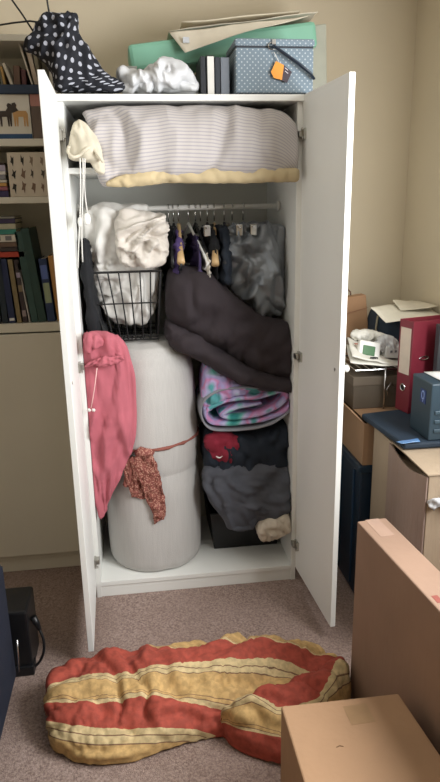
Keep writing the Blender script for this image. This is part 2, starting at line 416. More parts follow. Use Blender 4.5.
def book_up(px, py, y, th, h, dep, col, lean, label, group, z, rough=.5, spine=None):
    """upright book: px = pixel column of its foot, at depth y, foot on z."""
    x = at(px, py, y).x; R = Ry(lean); piv = V((x, y, z)); 
    if lean < 0: piv.x += th*0
    def P(ax, ay, az): return piv + R @ V((ax, ay, az))
    def bx(mb, x0, x1, y0, y1, z0, z1):
        return mb.hexa([P(x0, y0, z0), P(x1, y0, z0), P(x1, y1, z0), P(x0, y1, z0)], [P(x0, y0, z1), P(x1, y0, z1), P(x1, y1, z1), P(x0, y1, z1)])
    mb = MB(); c = .0022
    bx(mb, 0, c, 0, dep, 0, h); bx(mb, th-c, th, 0, dep, 0, h); bx(mb, 0, th, 0, c, 0, h)
    lift = max(0, -min((R @ V((q, 0, 0))).z for q in (0, th)))
    mb.v = [v+V((0, 0, lift)) for v in mb.v]
    o = obj('book', mb, C(col, rough), None, .0008, label=label, cat='book', group=group)
    pg = bx(MB(), c, th-c, c, dep-.004, .003, h-.004); pg.v = [v+V((0, 0, lift)) for v in pg.v]
    obj('page_block', pg, M['pages'], o)
    if spine:
        for (f0, f1, cc) in spine:
            s = bx(MB(), th*.12, th*.88, -.0008, .0002, h*f0, h*f1); s.v = [v+V((0, 0, lift)) for v in s.v]; obj('spine_panel', s, C(cc, .5), o)
    return o
def book_flat(x0, x1, y, z, th, dep, col, label, group, spine=None):
    c = .002; mb = MB().bb((x0, y, z), (x1, y+dep, z+c)).bb((x0, y, z+th-c), (x1, y+dep, z+th)).bb((x0, y, z), (x1, y+c, z+th))
    o = obj('book', mb, C(col, .5), None, .0007, label=label, cat='book', group=group)
    obj('page_block', MB().bb((x0+.003, y+c, z+c), (x1-.003, y+dep-.004, z+th-c)), M['pages'], o)
    if spine:
        for a, b_, cc in spine: obj('spine_panel', MB().bb((x0+(x1-x0)*a, y-.0008, z+th*.2), (x0+(x1-x0)*b_, y+.0002, z+th*.8)), C(cc, .5), o)
    return o

# top compartment: two boxes under a flat navy album, small books standing on it
zs = 1.6945
x30 = at(30, 110, .25).x; x0_ = x30-.26
hb = obj('picture_box', MB().bb((x0_, .25, zs), (x30, .45, 1.838)), C('#d8d2c4', .6), None, .002, label='pale box with two painted foals on its front, under the navy album', cat='box')
obj('blue_band', MB().bb((x0_, .2488, zs), (x30, .2501, zs+.016)), C('#27496f'), hb)
def blobpoly(c, pts, s, y=.2486, d=.0012):
    return [V((c[0]+p[0]*s, y, c[1]+p[1]*s)) for p in pts]
foal = [(-.5, .35), (-.62, .5), (-.55, .75), (-.5, .95), (-.3, 1.0), (-.2, .85), (-.25, .7), (-.1, .5), (.4, .5), (.5, .3), (.48, -.5), (.38, -.5), (.33, .1), (.28, -.5), (.2, -.5), (.18, .12), (-.15, .12), (-.2, -.5), (-.28, -.5), (-.3, .1), (-.36, -.5), (-.44, -.5)]
fx_ = at(20, 110, .25).x
obj('foal_figure', MB().prism(blobpoly((fx_, 1.760), foal, .05, .2484), (0, .001, 0)), C('#c79a62'), hb)
obj('foal_head', MB().prism(blobpoly((fx_, 1.760), foal[:8], .052, .2480), (0, .001, 0)), C('#3a2f28'), hb)
obj('foal_figure', MB().prism(blobpoly((at(4, 110, .25).x, 1.760), [(-a, b_) for a, b_ in foal], .05, .2482), (0, .001, 0)), C('#3a2f28'), hb)

pb = obj('photo_box', MB().bb((x30+.003, .25, zs), (-.042, .45, 1.838)), [C('#6a5a50', .6)], None, .002, label='brown mottled box between the foal picture box and the wardrobe door', cat='box')
obj('pink_lid', MB().bb((x30+.003, .2488, 1.80), (-.042, .2502, 1.838)), C('#b07c70'), pb)
book_flat(x0_-.02, -.043, .245, 1.8385, .030, .2, '#28384f', 'flat navy album lying across the two boxes on the top shelf', None)
zt = 1.869
g = 'small books standing on the navy album'
for px, th, h, col, lean, lab in ((-9, .016, .075, '#3d4a3a', 0, 'short dark green book, leftmost in view on the navy album'),
    (3.5, .010, .06, '#b08c50', -.12, 'tiny tan book beside the leaning white booklet on the album'),
    (10.5, .012, .072, '#cfc6b4', -.32, 'short white booklet leaning left on the navy album'),
    (14, .022, .062, '#6a5040', .05, 'squat brown book on the navy album'),
    (22, .016, .05, '#5a3234', .02, 'small maroon book on the navy album'),
    (31.5, .007, .155, '#d7cdbb', -.24, 'tall thin white book leaning left on the navy album'),
    (34.5, .016, .148, '#b9a791', -.17, 'cream book with a red top leaning on the navy album'),
    (38.5, .014, .14, '#7d7560', -.10, 'olive book nearest the wardrobe door on the navy album')):
    o = book_up(px, 86, .27, th, h, .11, col, lean, lab, g, zt, spine=[(.82, .99, '#a8323a')] if 'red top' in lab else None)

# second compartment: boxed cards + lying books
xa = at(9, 180, .25).x
cb = obj('card_box', MB().bb((xa, .25, 1.5005), (-.044, .42, 1.5005+.150)), C('#d0c4b2', .6), None, .002, label='pale box printed with rows of small plant and animal silhouettes', cat='box')
rr = random.Random(3)
xw = (-.044-xa)/5.2
for row in range(3):
    for c_ in range(5):
        cx = xa+.02+xw*c_+rr.uniform(-.004, .004); cz = 1.533+row*.045; s = .015+rr.random()*.007
        pts = [(math.cos(2*PI*k/9)*(1 if k % 2 else .55)*rr.uniform(.5, 1.0)*.6, math.sin(2*PI*k/9)*(1 if k % 2 else .5)*rr.uniform(.7, 1.3)) for k in range(9)]
        obj('silhouette', MB().prism(blobpoly((cx, cz), pts, s, .2488), (0, .0013, 0)), C(rr.choice(['#2c2a26', '#4b443c', '#7a6150', '#8c7a68'])), cb)
z = 1.5005
for th, col, nm, dx in ((.022, '#38305a', 'dark purple', 0), (.014, '#9a5c66', 'dusky pink', -.002), (.012, '#c89a55', 'ochre', -.004), (.010, '#d6d0c4', 'off-white', -.003), (.016, '#8a8a90', 'grey', -.006), (.012, '#e0dcd6', 'white', -.004), (.020, '#b6aec2', 'lilac', -.003), (.007, '#3a2a28', 'dark brown', -.006)):
    book_flat(xa-.21, xa-.006+dx, .25, z, th, .16, col, nm+' book in the flat stack left of the silhouette box', 'flat stack left of the silhouette box'); z += th+.0004

# third compartment: vertical books, flat stack on top, leaning tall ones
z3 = 1.0455; g = 'books on the shelf above the cupboard'
Y3 = .255
def up(px, th, h, col, lean, lab, spine=None, dep=.17): return book_up(px, 316, Y3, th, h, dep, col, lean, lab, g, z3, spine=spine)
up(-14, .028, .24, '#1b2430', 0, 'blue-black book, leftmost in view above the cupboard')
up(-5, .020, .24, '#151a22', 0, 'black book under the flat stack, second in view above the cupboard')
up(1.5, .022, .24, '#1b2b38', 0, 'dark teal book under the flat stack')
up(8.5, .024, .238, '#1f2c52', -.04, 'navy book with a small white dot low on its spine', [(.04, .08, '#e0e0e0')])
up(16.5, .018, .236, '#857656', -.05, 'olive-beige book under the flat stack')
up(22.5, .018, .234, '#3b3134', -.05, 'dark mottled book with pale panels on its spine', [(.72, .8, '#a59ab0'), (.5, .6, '#8a7a60'), (.1, .2, '#97898a')])
up(28.5, .006, .225, '#c9c4bf', -.10, 'thin white book leaning left above the cupboard')
up(31, .026, .335, '#33504c', -.09, 'tall grey-green book leaning left, second tallest above the cupboard')
up(38.3, .030, .345, '#27443f', -.10, 'tallest dark green book above the cupboard', dep=.2)
up(47.2, .030, .235, '#22365c', -.06, 'blue book with a pale green spine panel', [(.30, .62, '#9aa886'), (.68, .9, '#5a6fb0')])
up(57, .026, .245, '#b98a4e', -.06, 'tan book nearest the wardrobe door above the cupboard')
zt = z3+.2435; xs = at(0, 280, Y3).x
z = zt
for th, col, nm, px, sp_ in ((.020, '#b5402f', 'orange-red', 24, None), (.016, '#3a3030', 'black-brown', 19, None), (.018, '#6a5548', 'brown', 19, [(.5, .7, '#8c6c58')]), (.026, '#d4d0c4', 'white with dark blots', 19, [(.5, .58, '#2a2a2a'), (.66, .72, '#2a2a2a'), (.8, .9, '#77777a')]), (.018, '#3c8a7e', 'teal', 18, None), (.020, '#b7b49c', 'cream', 18, None), (.016, '#3e3555', 'dark violet', 18, None), (.008, '#8e8d86', 'pale grey', 18, None)):
    x1 = at(px, 250, Y3).x
    book_flat(x1-.22, x1, Y3, z, th, .16, col, nm+' book lying flat on the upright books', 'flat books on the upright books above the cupboard', sp_); z += th+.0004

# ================================================================== wardrobe contents
IX0, IX1 = T, W-T
# pillow on the shelf
st = [(at(81, 112, .02), at(88, 124, .02), .03, .2)]
for px, ta, tb_, f_ in ((101, 109, 184, .01), (130, 108, 182, .02), (160, 107, 176, .03), (175, 107, 179, .035), (210, 107, 176, .03), (250, 109, 177, .03), (280, 112, 176, .02), (298, 128, 174, 0)):
    yy = .06; A = at(px, ta, yy-.03); B = at(px, tb_, yy-.06)
    A.z = min(A.z, H-.026); st.append((A, B, .045+f_, .34))
mb = loft(MB(), st, 130, 72, 2.6, .05, .06)
pd = folds(.010, 4.5, (1.3, 1, .8), 2, .2)
def shelfdrop(p, n): return pd(p, n) if (p.y < .01 or n.z > .2) else 0
pil = obj('pillow', mb, M['pillow'], None, smooth=True, disp=shelfdrop, label='long pale pillow with fine grey stripes on the wardrobe shelf', cat='pillow')
# keep the body on the shelf: behind the shelf edge nothing sinks below it
for v in pil.data.vertices:
    w_ = v.co+V(pil.location)
    if w_.y > .008 and w_.z < SZ+.0185: v.co.z = SZ+.0185-pil.location.z
    if w_.z > H-.022: v.co.z = H-.022-pil.location.z
    w_ = v.co+V(pil.location)
    if w_.x > IX1-.003: v.co.x = IX1-.003-pil.location.x
# yellow-cream mattress pad folded under the pillow, its hem drooping over the shelf edge
st = []
for px, a, b_ in ((106, 181, 187), (125, 175, 187), (150, 170, 185), (172, 170, 183), (200, 169, 183), (240, 168, 183), (270, 169, 182), (299, 168, 182)):
    st.append((at(px, a, -.045), at(px, b_, -.04), .014, .035))
obj('mattress_pad', loft(MB(), st, 90, 20, 2, .05), M['yellowcream'], None, smooth=True, disp=folds(.004, 14, (1, 1, 1), 5), label='yellowish cream padded cover drooping over the shelf edge beneath the pillow', cat='mattress pad')

# cream drawstring bag on the shelf's left end
bag = obj('drawstring_bag', loft(MB(), [(at(73, 121, -.05), at(81, 119, -.05), .02, .03), (at(70, 134, -.05), at(92, 130, -.05), .03, .05), (at(68, 151, -.06), at(100, 143, -.06), .035, .06), (at(71, 160, -.06), at(103, 154, -.06), .03, .06), (at(89, 163, -.05), at(105, 166, -.05), .02, .04), (at(96, 173, -.05), at(105, 175, -.05), .01, .02)], 50, 36, 2.1, .12, .1),
    M['cream'], None, smooth=True, disp=folds(.006, 15, (1, 1, .4), 4), label='cream cotton drawstring bag slumped at the left end of the wardrobe shelf', cat='bag')
rim_ = [at(a, b_, -.095+.01*(i % 2)) for i, (a, b_) in enumerate(((69, 146), (68, 152), (73, 157), (80, 155), (86, 149), (92, 148), (98, 154), (103, 162)))]
S_ = [tuple(p) for p in rim_]; obj('rim', MB().tube([V(cr(S_, k/24)) for k in range(25)], .005, 8), M['cream'], bag, smooth=True)
for k, (px, pz) in enumerate(((79, 268), (83, 262), (87, 215))):
    p0 = at(80+k*2, 158, -.085); pts = [p0+(at(px, pz, -.05)-p0)*s+V((.003*math.sin(5*s+k), 0, 0)) for s in [i/10 for i in range(11)]]
    obj('cord', MB().tube(pts, .0022, 6), M['duvet'], bag, smooth=True, label='white cord')
c = at(87, 219, -.05)
obj('toggle', MB().tube([c+V((0, 0, .018)), c+V((0, 0, .012)), c, c-V((0, 0, .014)), c-V((0, 0, .018))], [.004, .010, .012, .010, .005], 14), M['white_plastic'], bag, smooth=True, label='white plastic toggle')
c = at(80, 222, -.05); obj('toggle', MB().tube([c+V((0, 0, .014)), c, c-V((0, 0, .014))], [.005, .008, .005], 12), M['white_plastic'], bag, smooth=True, label='white plastic toggle')

# dark garment hanging at the far left behind the duvet
obj('dark_coat', loft(MB(), [(V((.045, .08, 1.36)), V((.045, .36, 1.36)), .02, .02), (V((.05, .05, 1.2)), V((.05, .40, 1.2)), .026, .026), (V((.055, .06, 1.05)), V((.055, .42, 1.05)), .03, .03), (V((.05, .08, .97)), V((.05, .42, .97)), .028, .028)], 40, 36, 3, .05, dv=(1, 0, 0)),
    M['dark'], None, smooth=True, disp=folds(.006, 10, (1, 2, .5), 6, ax=0), label='dark navy coat hanging against the left side behind the wire basket', cat='coat')

# rolled mattress topper
RC = (.240, .213); RR = .190; z0, z1 = PZ+.001, .975
prof = [(.05, 0), (RR-.03, .0), (RR-.010, .006), (RR-.002, .03), (RR, .1), (RR+.001, .22), (RR, .33), (RR-.006, .385), (RR-.0095, .405), (RR-.006, .425), (RR-.001, .5), (RR-.002, .6), (RR-.006, .7), (RR-.014, .80), (RR-.028, .86), (RR-.05, .892), (RR-.09, .906), (.06, .908), (.02, .9085)]
mb = MB(); N = 72; vs = []; 
pz = []
for i in range(len(prof)-1):
    for k in range(5):
        a = k/5; pz.append((prof[i][0]*(1-a)+prof[i+1][0]*a, prof[i][1]*(1-a)+prof[i+1][1]*a))
pz.append(prof[-1])
mb.lathe((RC[0], RC[1], z0), pz, N)
def rd(p, n):
    a = math.atan2(p.y-RC[1], p.x-RC[0]); return .0035*noise.noise(V((math.cos(a)*2, math.sin(a)*2, p.z*2)))+.0015*ridge(V((a*9, 0, p.z*1.2)))
roll = obj('rolled_mattress_topper', mb, M['roll'], None, smooth=True, disp=rd, label='off-white mattress topper rolled upright and tied with a scarf on the wardrobe floor', cat='mattress topper')
# scarf
sc = thing('scarf', 'russet patterned scarf knotted round the rolled mattress topper', 'scarf', (.16, .05, .45))
zb = at(170, 450, RC[1]-RR).z
mb = MB(); ring = []
for k in range(56):
    a = 2*PI*k/56; x = RC[0]+(RR-.002)*math.cos(a); y = RC[1]+(RR-.002)*math.sin(a)
    ring.append(V((x, y, zb+.010*math.cos(a)-.0*math.sin(a)+.004*max(0, -math.sin(a)))))
mb.tube(ring, .009, 8, True, .75)
obj('band', mb, M['scarfband'], sc, smooth=True, disp=folds(.003, 30, (1, 1, 1), 3))
kc = at(146, 453, .02)
mb = MB(); mb.tube([kc+V((-.035, .012, -.003)), kc+V((-.018, -.002, .006)), kc+V((0, -.006, 0)), kc+V((.014, 0, .002)), kc+V((.030, .014, .004))], [.012, .024, .022, .018, .009], 16)
obj('knot', mb, M['scarf'], sc, smooth=True, disp=folds(.006, 45, (1, 1, 1), 8))
def tail(L): return loft(MB(), [(at(a, b_, y), at(c_, d_, y), .010, .006) for a, b_, c_, d_, y in L], 44, 24, 2, .06)
obj('tail', tail([(134, 455, 151, 451, .014), (134, 468, 156, 462, .010), (140, 484, 161, 477, .012), (146, 500, 164, 491, .012), (152, 515, 166, 506, .012), (154, 526, 166, 517, .012)]), M['scarf'], sc, smooth=True, disp=folds(.007, 22, (2.2, 1, .5), 9))
obj('tail', tail([(126, 458, 143, 454, .028), (123, 472, 142, 470, .028), (129, 489, 147, 484, .028), (132, 498, 152, 500, .028)]), M['scarf'], sc, smooth=True, disp=folds(.006, 22, (2.2, 1, .5), 11))
obj('tail', tail([(127, 458, 134, 458, .03), (125, 472, 132, 474, .032), (123, 486, 129, 488, .036)]), M['scarfband'], sc, smooth=True, disp=folds(.004, 22, (2.2, 1, .5), 12))

# wire basket on the roll, with duvet and fleece
bx = thing('wire_basket', 'black wire basket on top of the rolled mattress topper', 'basket', (.18, .23, .98))
F0, F1 = at(86, 273, .09), at(161, 271, .09)
tz = (F0.z+F1.z)/2; b0, b1, bz = .095, .285, .982
def rect(x0, x1, y0, y1, z): return [V((x0, y0, z)), V((x1, y0, z)), V((x1, y1, z)), V((x0, y1, z))]
top = rect(F0.x, F1.x, .09, .39, tz); bot = rect(b0, b1, .13, .36, bz+.004)
mb = MB(); mb.tube(top, .0042, 8, True); obj('rim', mb, M['bwire'], bx)
mb = MB().tube(bot, .0035, 8, True)
for k in range(1, 6): s = k/6; mb.tube([bot[0].lerp(bot[1], s), bot[3].lerp(bot[2], s)], .0022, 6)
for k in range(1, 5): s = k/5; mb.tube([bot[0].lerp(bot[3], s), bot[1].lerp(bot[2], s)], .0022, 6)
obj('base_grid', mb, M['bwire'], bx)
mb = MB()
for i in range(4):
    a, b_ = top[i], top[(i+1) % 4]; c_, d_ = bot[i], bot[(i+1) % 4]
    for k in range(7): s = k/7; mb.tube([a.lerp(b_, s), c_.lerp(d_, s)], .0029, 6)
mid_ = [top[i].lerp(bot[i], .45) for i in range(4)]; mb.tube(mid_, .0029, 6, True)
mid2 = [top[i].lerp(bot[i], .93) for i in range(4)]; mb.tube(mid2, .0022, 6, True)
obj('side_grid', mb, M['bwire'], bx)
Yd = .20
st = [(at(95, 203, Yd), at(150, 203, Yd), .06, .14), (at(81, 213, Yd), at(150, 212, Yd), .09, .17), (at(77, 235, Yd), at(160, 235, Yd), .10, .18), (at(79, 258, Yd), at(160, 260, Yd), .085, .18), (at(88, 278, Yd), at(160, 278, Yd), .08, .15), (at(97, 300, Yd), at(158, 302, Yd), .055, .13), (at(112, 322, Yd), at(150, 325, Yd), .04, .10)]
dv_ = obj('duvet', loft(MB(), st, 90, 70, 2.6, .12, .10), M['duvet'], None, smooth=True, disp=folds(.016, 8, (1.2, 1, .8), 21, .3), label='white duvet bundled into the black wire basket', cat='duvet')
st = [(at(118, 212, .10), at(150, 208, .10), .03, .05), (at(114, 225, .10), at(162, 216, .10), .06, .06), (at(115, 242, .10), at(168, 232, .10), .07, .06), (at(118, 258, .10), at(170, 250, .10), .06, .06), (at(122, 268, .10), at(166, 265, .10), .04, .05)]
obj('fleece_blanket', loft(MB(), st, 70, 60, 2.3, .18, .14), M['fleece'], None, smooth=True, disp=folds(.022, 9, (1, 1, 1), 24, .3), label='cream fleece blanket crumpled on top of the white duvet', cat='blanket')

# pink garment
st = [(at(83, 333, .03), at(96, 329, .03), .02, .015), (at(82, 342, .02), at(118, 335, .02), .04, .03), (at(82, 355, .02), at(129, 350, .02), .04, .04), (at(83, 372, .02), at(134, 370, .02), .035, .05), (at(84, 400, .02), at(136, 398, .02), .032, .05), (at(86, 428, .02), at(137, 428, .02), .03, .045), (at(88, 452, .02), at(133, 450, .02), .028, .04), (at(91, 475, .02), at(123, 473, .02), .026, .03), (at(95, 497, .02), at(112, 496, .02), .018, .02), (at(100, 517, .02), at(104, 516, .02), .008, .008)]
pk = obj('pink_garment', loft(MB(), st, 130, 60, 2.3, .06, .03), M['pink'], None, smooth=True, disp=folds(.009, 8, (2.2, 1, .4), 31, .3), label='dusty pink hooded garment hanging down beside the rolled mattress topper', cat='garment')
st = [(at(83, 368, -.03), at(90, 362, -.03), .010, .01), (at(97, 366, -.03), at(99, 357, -.03), .014, .012), (at(110, 366, -.03), at(112, 356, -.03), .014, .012), (at(124, 362, -.02), at(126, 354, -.02), .010, .01)]
obj('gathered_waist', loft(MB(), st, 40, 20, 2, .2), M['pink'], pk, smooth=True, disp=folds(.006, 24, (1, 1, 1), 33))
st = [(at(82, 338, -.01), at(88, 352, -.01), .02, .02), (at(88, 333, -.02), at(92, 350, -.02), .03, .02), (at(97, 335, -.02), at(98, 346, -.02), .025, .02), (at(103, 340, -.01), at(102, 345, -.01), .01, .01)]
obj('hood', loft(MB(), st, 40, 24, 2, .2), M['pink'], pk, smooth=True, disp=folds(.010, 20, (1, 1, 1), 34))
obj('drawcord', MB().tube([at(97, 368, -.045), at(95, 385, -.042), at(93, 398, -.04), at(91, 408, -.04)], .0018, 6), C('#e0b8b4', .8), pk, smooth=True)
for q in ((89, 410), (93.5, 410)):
    c = at(q[0], q[1], -.04); obj('cord_end', MB().tube([c+V((-.005, 0, .003)), c, c+V((.005, 0, -.004))], [.004, .0065, .004], 8), C('#ded8d2', .4), pk, smooth=True, label='white cord end')

# hangers on the rail ------------------------------------------------
def hanger(px, kind, yawd, label, drop=.10, L=.20, mat=None):
    x = at(px, 206, RY).x
    t_ = thing('coat_hanger', label, 'coat hanger', (x, RY, RZ-.05), 'coat hangers on the wardrobe rail')
    R = Rz(math.radians(yawd)); O = V((x, RY, RZ))
    # hook over the rail
    hk = [O + R @ V((0, .0125*math.sin(a), .0125*math.cos(a))) for a in [math.radians(d_) for d_ in range(-100, 181, 20)]]
    hk += [O + R @ V((0, 0, -.02)), O + R @ V((0, 0, -.05))]
    obj('hook', MB().tube(hk, .0024, 7), M['chrome'], t_, smooth=True)
    z = -.05
    if kind == 'wood':
        pts = [O + R @ V((0, s*L, z-.012-drop*abs(s)**1.4)) for s in [k/8 for k in range(-8, 9)]]
        obj('shoulders', MB().tube(pts, [.0075+.0065*max(0, abs(k/8)-.6)/.4 for k in range(-8, 9)], 12), mat or M['wood'], t_, smooth=True)
    elif kind == 'plastic':
        pts = [O + R @ V((0, s*L, z-.008-drop*abs(s))) for s in [k/6 for k in range(-6, 7)]]+[O + R @ V((0, L*.9, z-drop-.03)), O + R @ V((0, -L*.9, z-drop-.03))]
        obj('frame', MB().tube(pts, .0055, 8, True), mat or M['white_plastic'], t_, smooth=True)
    else:
        obj('bar', MB().tube([O + R @ V((0, -.16, z-.02)), O + R @ V((0, .16, z-.02))], .003, 8), M['chrome'], t_, smooth=True)
        for s in (-.13, .13):
            c = O + R @ V((0, s, z-.03)); obj('clip', MB().box(c, (.024, .02, .04), R), M['chrome'], t_, .003)
    return O, R
def hung(px, col, yawd, z0, z1, L, th, label, seed, front=.0):
    x = at(px, 206, RY).x; R = Rz(math.radians(yawd)); O = V((x, RY, 0)); d = R @ V((1, 0, 0)); st = []
    for k in range(6):
        s = k/5; z = z0+(z1-z0)*s; l = L*(.45+.55*min(1, s*2.2)) ; st.append((O+R @ V((0, -l, z)), O+R @ V((0, l, z)), th, th))
    obj('hanging_garment', loft(MB(), st, 40, 40, 2.6, .06, 0.05, dv=d), M[col] if col in M else C(col, .9), None, smooth=True, disp=folds(.008, 16, (1, 1.5, .5), seed, ax=0), label=label, cat='garment', group='garments on the wardrobe rail')
hanger(168, 'plastic', 8, 'black plastic coat hanger, leftmost on the rail', .13, .2, M['black_plastic'])
hanger(178, 'wood', -3, 'wooden coat hanger holding the purple top', .12, .205)
hanger(188, 'plastic', 14, 'white plastic coat hanger between the purple top and the dark clothes', .13, .2)
hanger(200, 'metal', 4, 'chrome clip hanger left of the second wooden hanger')
hanger(207, 'plastic', 6, 'thin black plastic hanger in the middle of the rail', .12, .19, M['black_plastic'])
hanger(214, 'wood', -7, 'wooden coat hanger with a pale rounded end over the dark skirt', .13, .205)
hanger(232, 'metal', 2, 'chrome clip hanger holding the grey satin garment at its left')
hanger(243, 'metal', 6, 'rightmost chrome clip hanger on the wardrobe rail')
hanger(173, 'plastic', -6, 'black plastic coat hanger between the first hanger and the wooden one', .12, .2, M['black_plastic'])
hanger(195, 'plastic', 10, 'black plastic hanger right of the white plastic hanger', .13, .2, M['black_plastic'])
hanger(224, 'plastic', -8, 'black plastic hanger right of the second wooden hanger', .13, .2, M['black_plastic'])
hung(169, 'dark', 6, 1.39, 1.10, .17, .018, 'black garment hanging leftmost on the rail beside the cream fleece', 41)
hung(176, 'purple', -4, 1.38, 1.22, .18, .016, 'purple top hanging on the rail', 42)
hung(191, '#3a2f52', 4, 1.36, 1.22, .17, .012, 'dark violet top hanging behind the white hanger', 43)
hung(199, '#cfc8bb', 3, 1.33, 1.21, .20, .012, 'off-white shirt hanging between dark clothes', 44)
hung(207, 'dark', 3, 1.39, 1.20, .19, .018, 'black top hanging in the middle of the rail', 45)
hung(219, 'darkblue', 0, 1.39, 1.18, .20, .022, 'dark navy skirt hanging left of the grey satin garment', 46)

# grey satin garment
Yg = .16
st = [(at(229, 222, Yg), at(272, 220, Yg), .03, .03), (at(224, 232, Yg), at(284, 226, Yg), .05, .05), (at(222, 250, Yg), at(286, 243, Yg), .07, .07), (at(224, 270, Yg), at(287, 262, Yg), .08, .08), (at(232, 290, Yg), at(287, 282, Yg), .07, .07), (at(246, 306, Yg), at(287, 300, Yg), .05, .05), (at(262, 320, Yg), at(284, 316, Yg), .02, .02)]
obj('satin_garment', loft(MB(), st, 120, 80, 2.2, .08), M['satin'], None, smooth=True, disp=folds(.024, 6.5, (1.5, 1, .8), 51, .22), label='crumpled grey satin garment hanging at the right end of the rail', cat='garment')

# plum brown comforter, folded in two layers
Yc_ = .14
mb = MB()
loft(mb, [(at(166, 268, Yc_), at(166, 322, Yc_), .05, .14), (at(186, 266, Yc_), at(186, 332, Yc_), .10, .20), (at(210, 272, Yc_), at(208, 346, Yc_), .12, .22), (at(238, 298, Yc_), at(230, 358, Yc_), .12, .22), (at(266, 316, Yc_), at(258, 372, Yc_), .11, .22), (at(288, 322, Yc_), at(290, 384, Yc_), .10, .2)], 80, 50, 2.4, .10, .04)
loft(mb, [(at(164, 318, Yc_), at(166, 342, Yc_), .08, .1), (at(190, 326, Yc_), at(196, 358, Yc_), .12, .2), (at(218, 342, Yc_), at(224, 374, Yc_), .13, .22), (at(250, 362, Yc_), at(254, 385, Yc_), .12, .22), (at(288, 372, Yc_), at(291, 390, Yc_), .10, .2)], 80, 40, 2.3, .08, .04)
obj('comforter', mb, M['brown'], None, smooth=True, disp=folds(.011, 6, (.8, 1, 1.2), 61, .25), label='plum-brown comforter folded double and slanting down to the right', cat='comforter')

# tie-dye fleece: folded and rolled sheet seen end-on
def ribbon(mb, path, half, y0, y1, nu=130, nv=16, seed=0, amp=.004):
    P = [(p.x, p.z, h) for p, h in zip(path, half)]; pts = [cr(P, i/nu) for i in range(nu+1)]; L = []; Rr = []
    for i, (x, z, h) in enumerate(pts):
        a = pts[max(i-1, 0)]; b_ = pts[min(i+1, nu)]; d = V((b_[0]-a[0], 0, b_[1]-a[1])).normalized(); n = V((-d.z, 0, d.x))
        L.append((V((x, 0, z))+n*h, 1)); Rr.append((V((x, 0, z))-n*h, -1))
    loop = [p for p, _ in L]+[p for p, _ in Rr[::-1]]; m_ = len(loop); vs = []
    for j in range(nv+1):
        s = j/nv; e = 1
        yy = y0+(y1-y0)*s
        for k, p in enumerate(loop):
            q = V((p.x, yy, p.z)); w = amp*noise.noise(V((p.x*14, yy*9, p.z*14+seed)))
            cidx = k if k < nu+1 else 2*nu+1-k; ctr = V((pts[cidx][0], yy, pts[cidx][1]))
            ed = min(s, 1-s)*nv; kk = 1 if ed >= 2 else (.45, .85)[int(ed)]
            q = ctr+(q-ctr)*kk; vs.append(q+V((w, amp*1.6*noise.noise(V((p.x*20, 0, p.z*20+seed))), w)))
    fs = [(j*m_+k, j*m_+(k+1) % m_, (j+1)*m_+(k+1) % m_, (j+1)*m_+k) for j in range(nv) for k in range(m_)]
    nn = nu+1
    for base, fl in ((0, 0), (nv*m_, 1)):
        for k in range(nu):
            q = (base+k, base+k+1, base+2*nn-2-k, base+2*nn-1-k); fs.append(q if fl else q[::-1])
    return mb.add(vs, fs)
yb = .06
pp = [(262, 404), (238, 408), (222, 416), (236, 418), (262, 414), (281, 405), (287, 396), (280, 392), (262, 397), (238, 399), (214, 406), (206, 414), (214, 424), (244, 423), (272, 418), (290, 406), (290, 392), (276, 385), (250, 388), (222, 390), (208, 398)]
path = [at(a, b_, yb) for a, b_ in pp]; half = [.006]*1+[.012]*(len(pp)-2)+[.006]
fl = obj('fleece_throw', ribbon(MB(), path, half, yb, .40, 170, 16, 3), M['tie'], None, smooth=True, label='pastel teal, pink and lavender tie-dye fleece throw folded under the brown comforter', cat='throw')
path = [at(a, b_, yb-.012) for a, b_ in ((290, 400), (291, 410), (272, 424), (244, 430), (212, 430), (202, 418), (204, 402), (220, 391), (246, 388), (270, 390))]
obj('edging', ribbon(MB(), path, [.003]+[.0045]*8+[.003], yb-.012, .2, 120, 10, 5, .002), M['tieedge'], fl, smooth=True, label='grey overlocked edge')
obj('outer_layer', loft(MB(), [(at(203, 365, .12), at(201, 420, .10), .03, .2), (at(215, 366, .12), at(212, 408, .10), .05, .22), (at(232, 374, .12), at(232, 396, .10), .05, .22), (at(258, 384, .12), at(258, 392, .12), .03, .2), (at(280, 386, .14), at(280, 392, .14), .02, .1)], 50, 40, 2.3, .1), M['tie'], fl, smooth=True, disp=folds(.006, 14, (1, 1, 1), 71))

# dark clothes under the throw
obj('dark_clothes', loft(MB(), [(at(204, 430, .14), at(204, 470, .14), .04, .2), (at(230, 432, .12), at(230, 480, .12), .06, .24), (at(262, 428, .12), at(262, 480, .12), .06, .24), (at(290, 420, .13), at(290, 480, .13), .05, .22)], 60, 44, 2.6, .08), M['darkblue'], None, smooth=True, disp=folds(.012, 10, (1, 1, 1), 81), label='heap of dark navy clothes under the tie-dye throw', cat='clothes')
rc = obj('red_cloth', loft(MB(), [(at(204, 436, .10), at(206, 450, .10), .02, .03), (at(218, 432, .09), at(218, 460, .09), .03, .04), (at(232, 434, .09), at(232, 462, .09), .03, .04), (at(241, 438, .09), at(243, 470, .09), .02, .03), (at(246, 458, .09), at(247, 474, .09), .01, .02)], 50, 36, 2.3, .12), M['red'], None, smooth=True, disp=folds(.008, 16, (1, 1, 1), 83), label='crimson cloth with a small white mark, poking out above the charcoal garment', cat='garment')
mk = [at(216+k*.8, 456+1.8*math.sin(PI*k/8), .044) for k in range(9)]
obj('white_mark', MB().tube(mk, [.001, .002, .0028, .003, .003, .0028, .002, .0015, .001], 8), C('#d8d4d2'), rc, smooth=True)
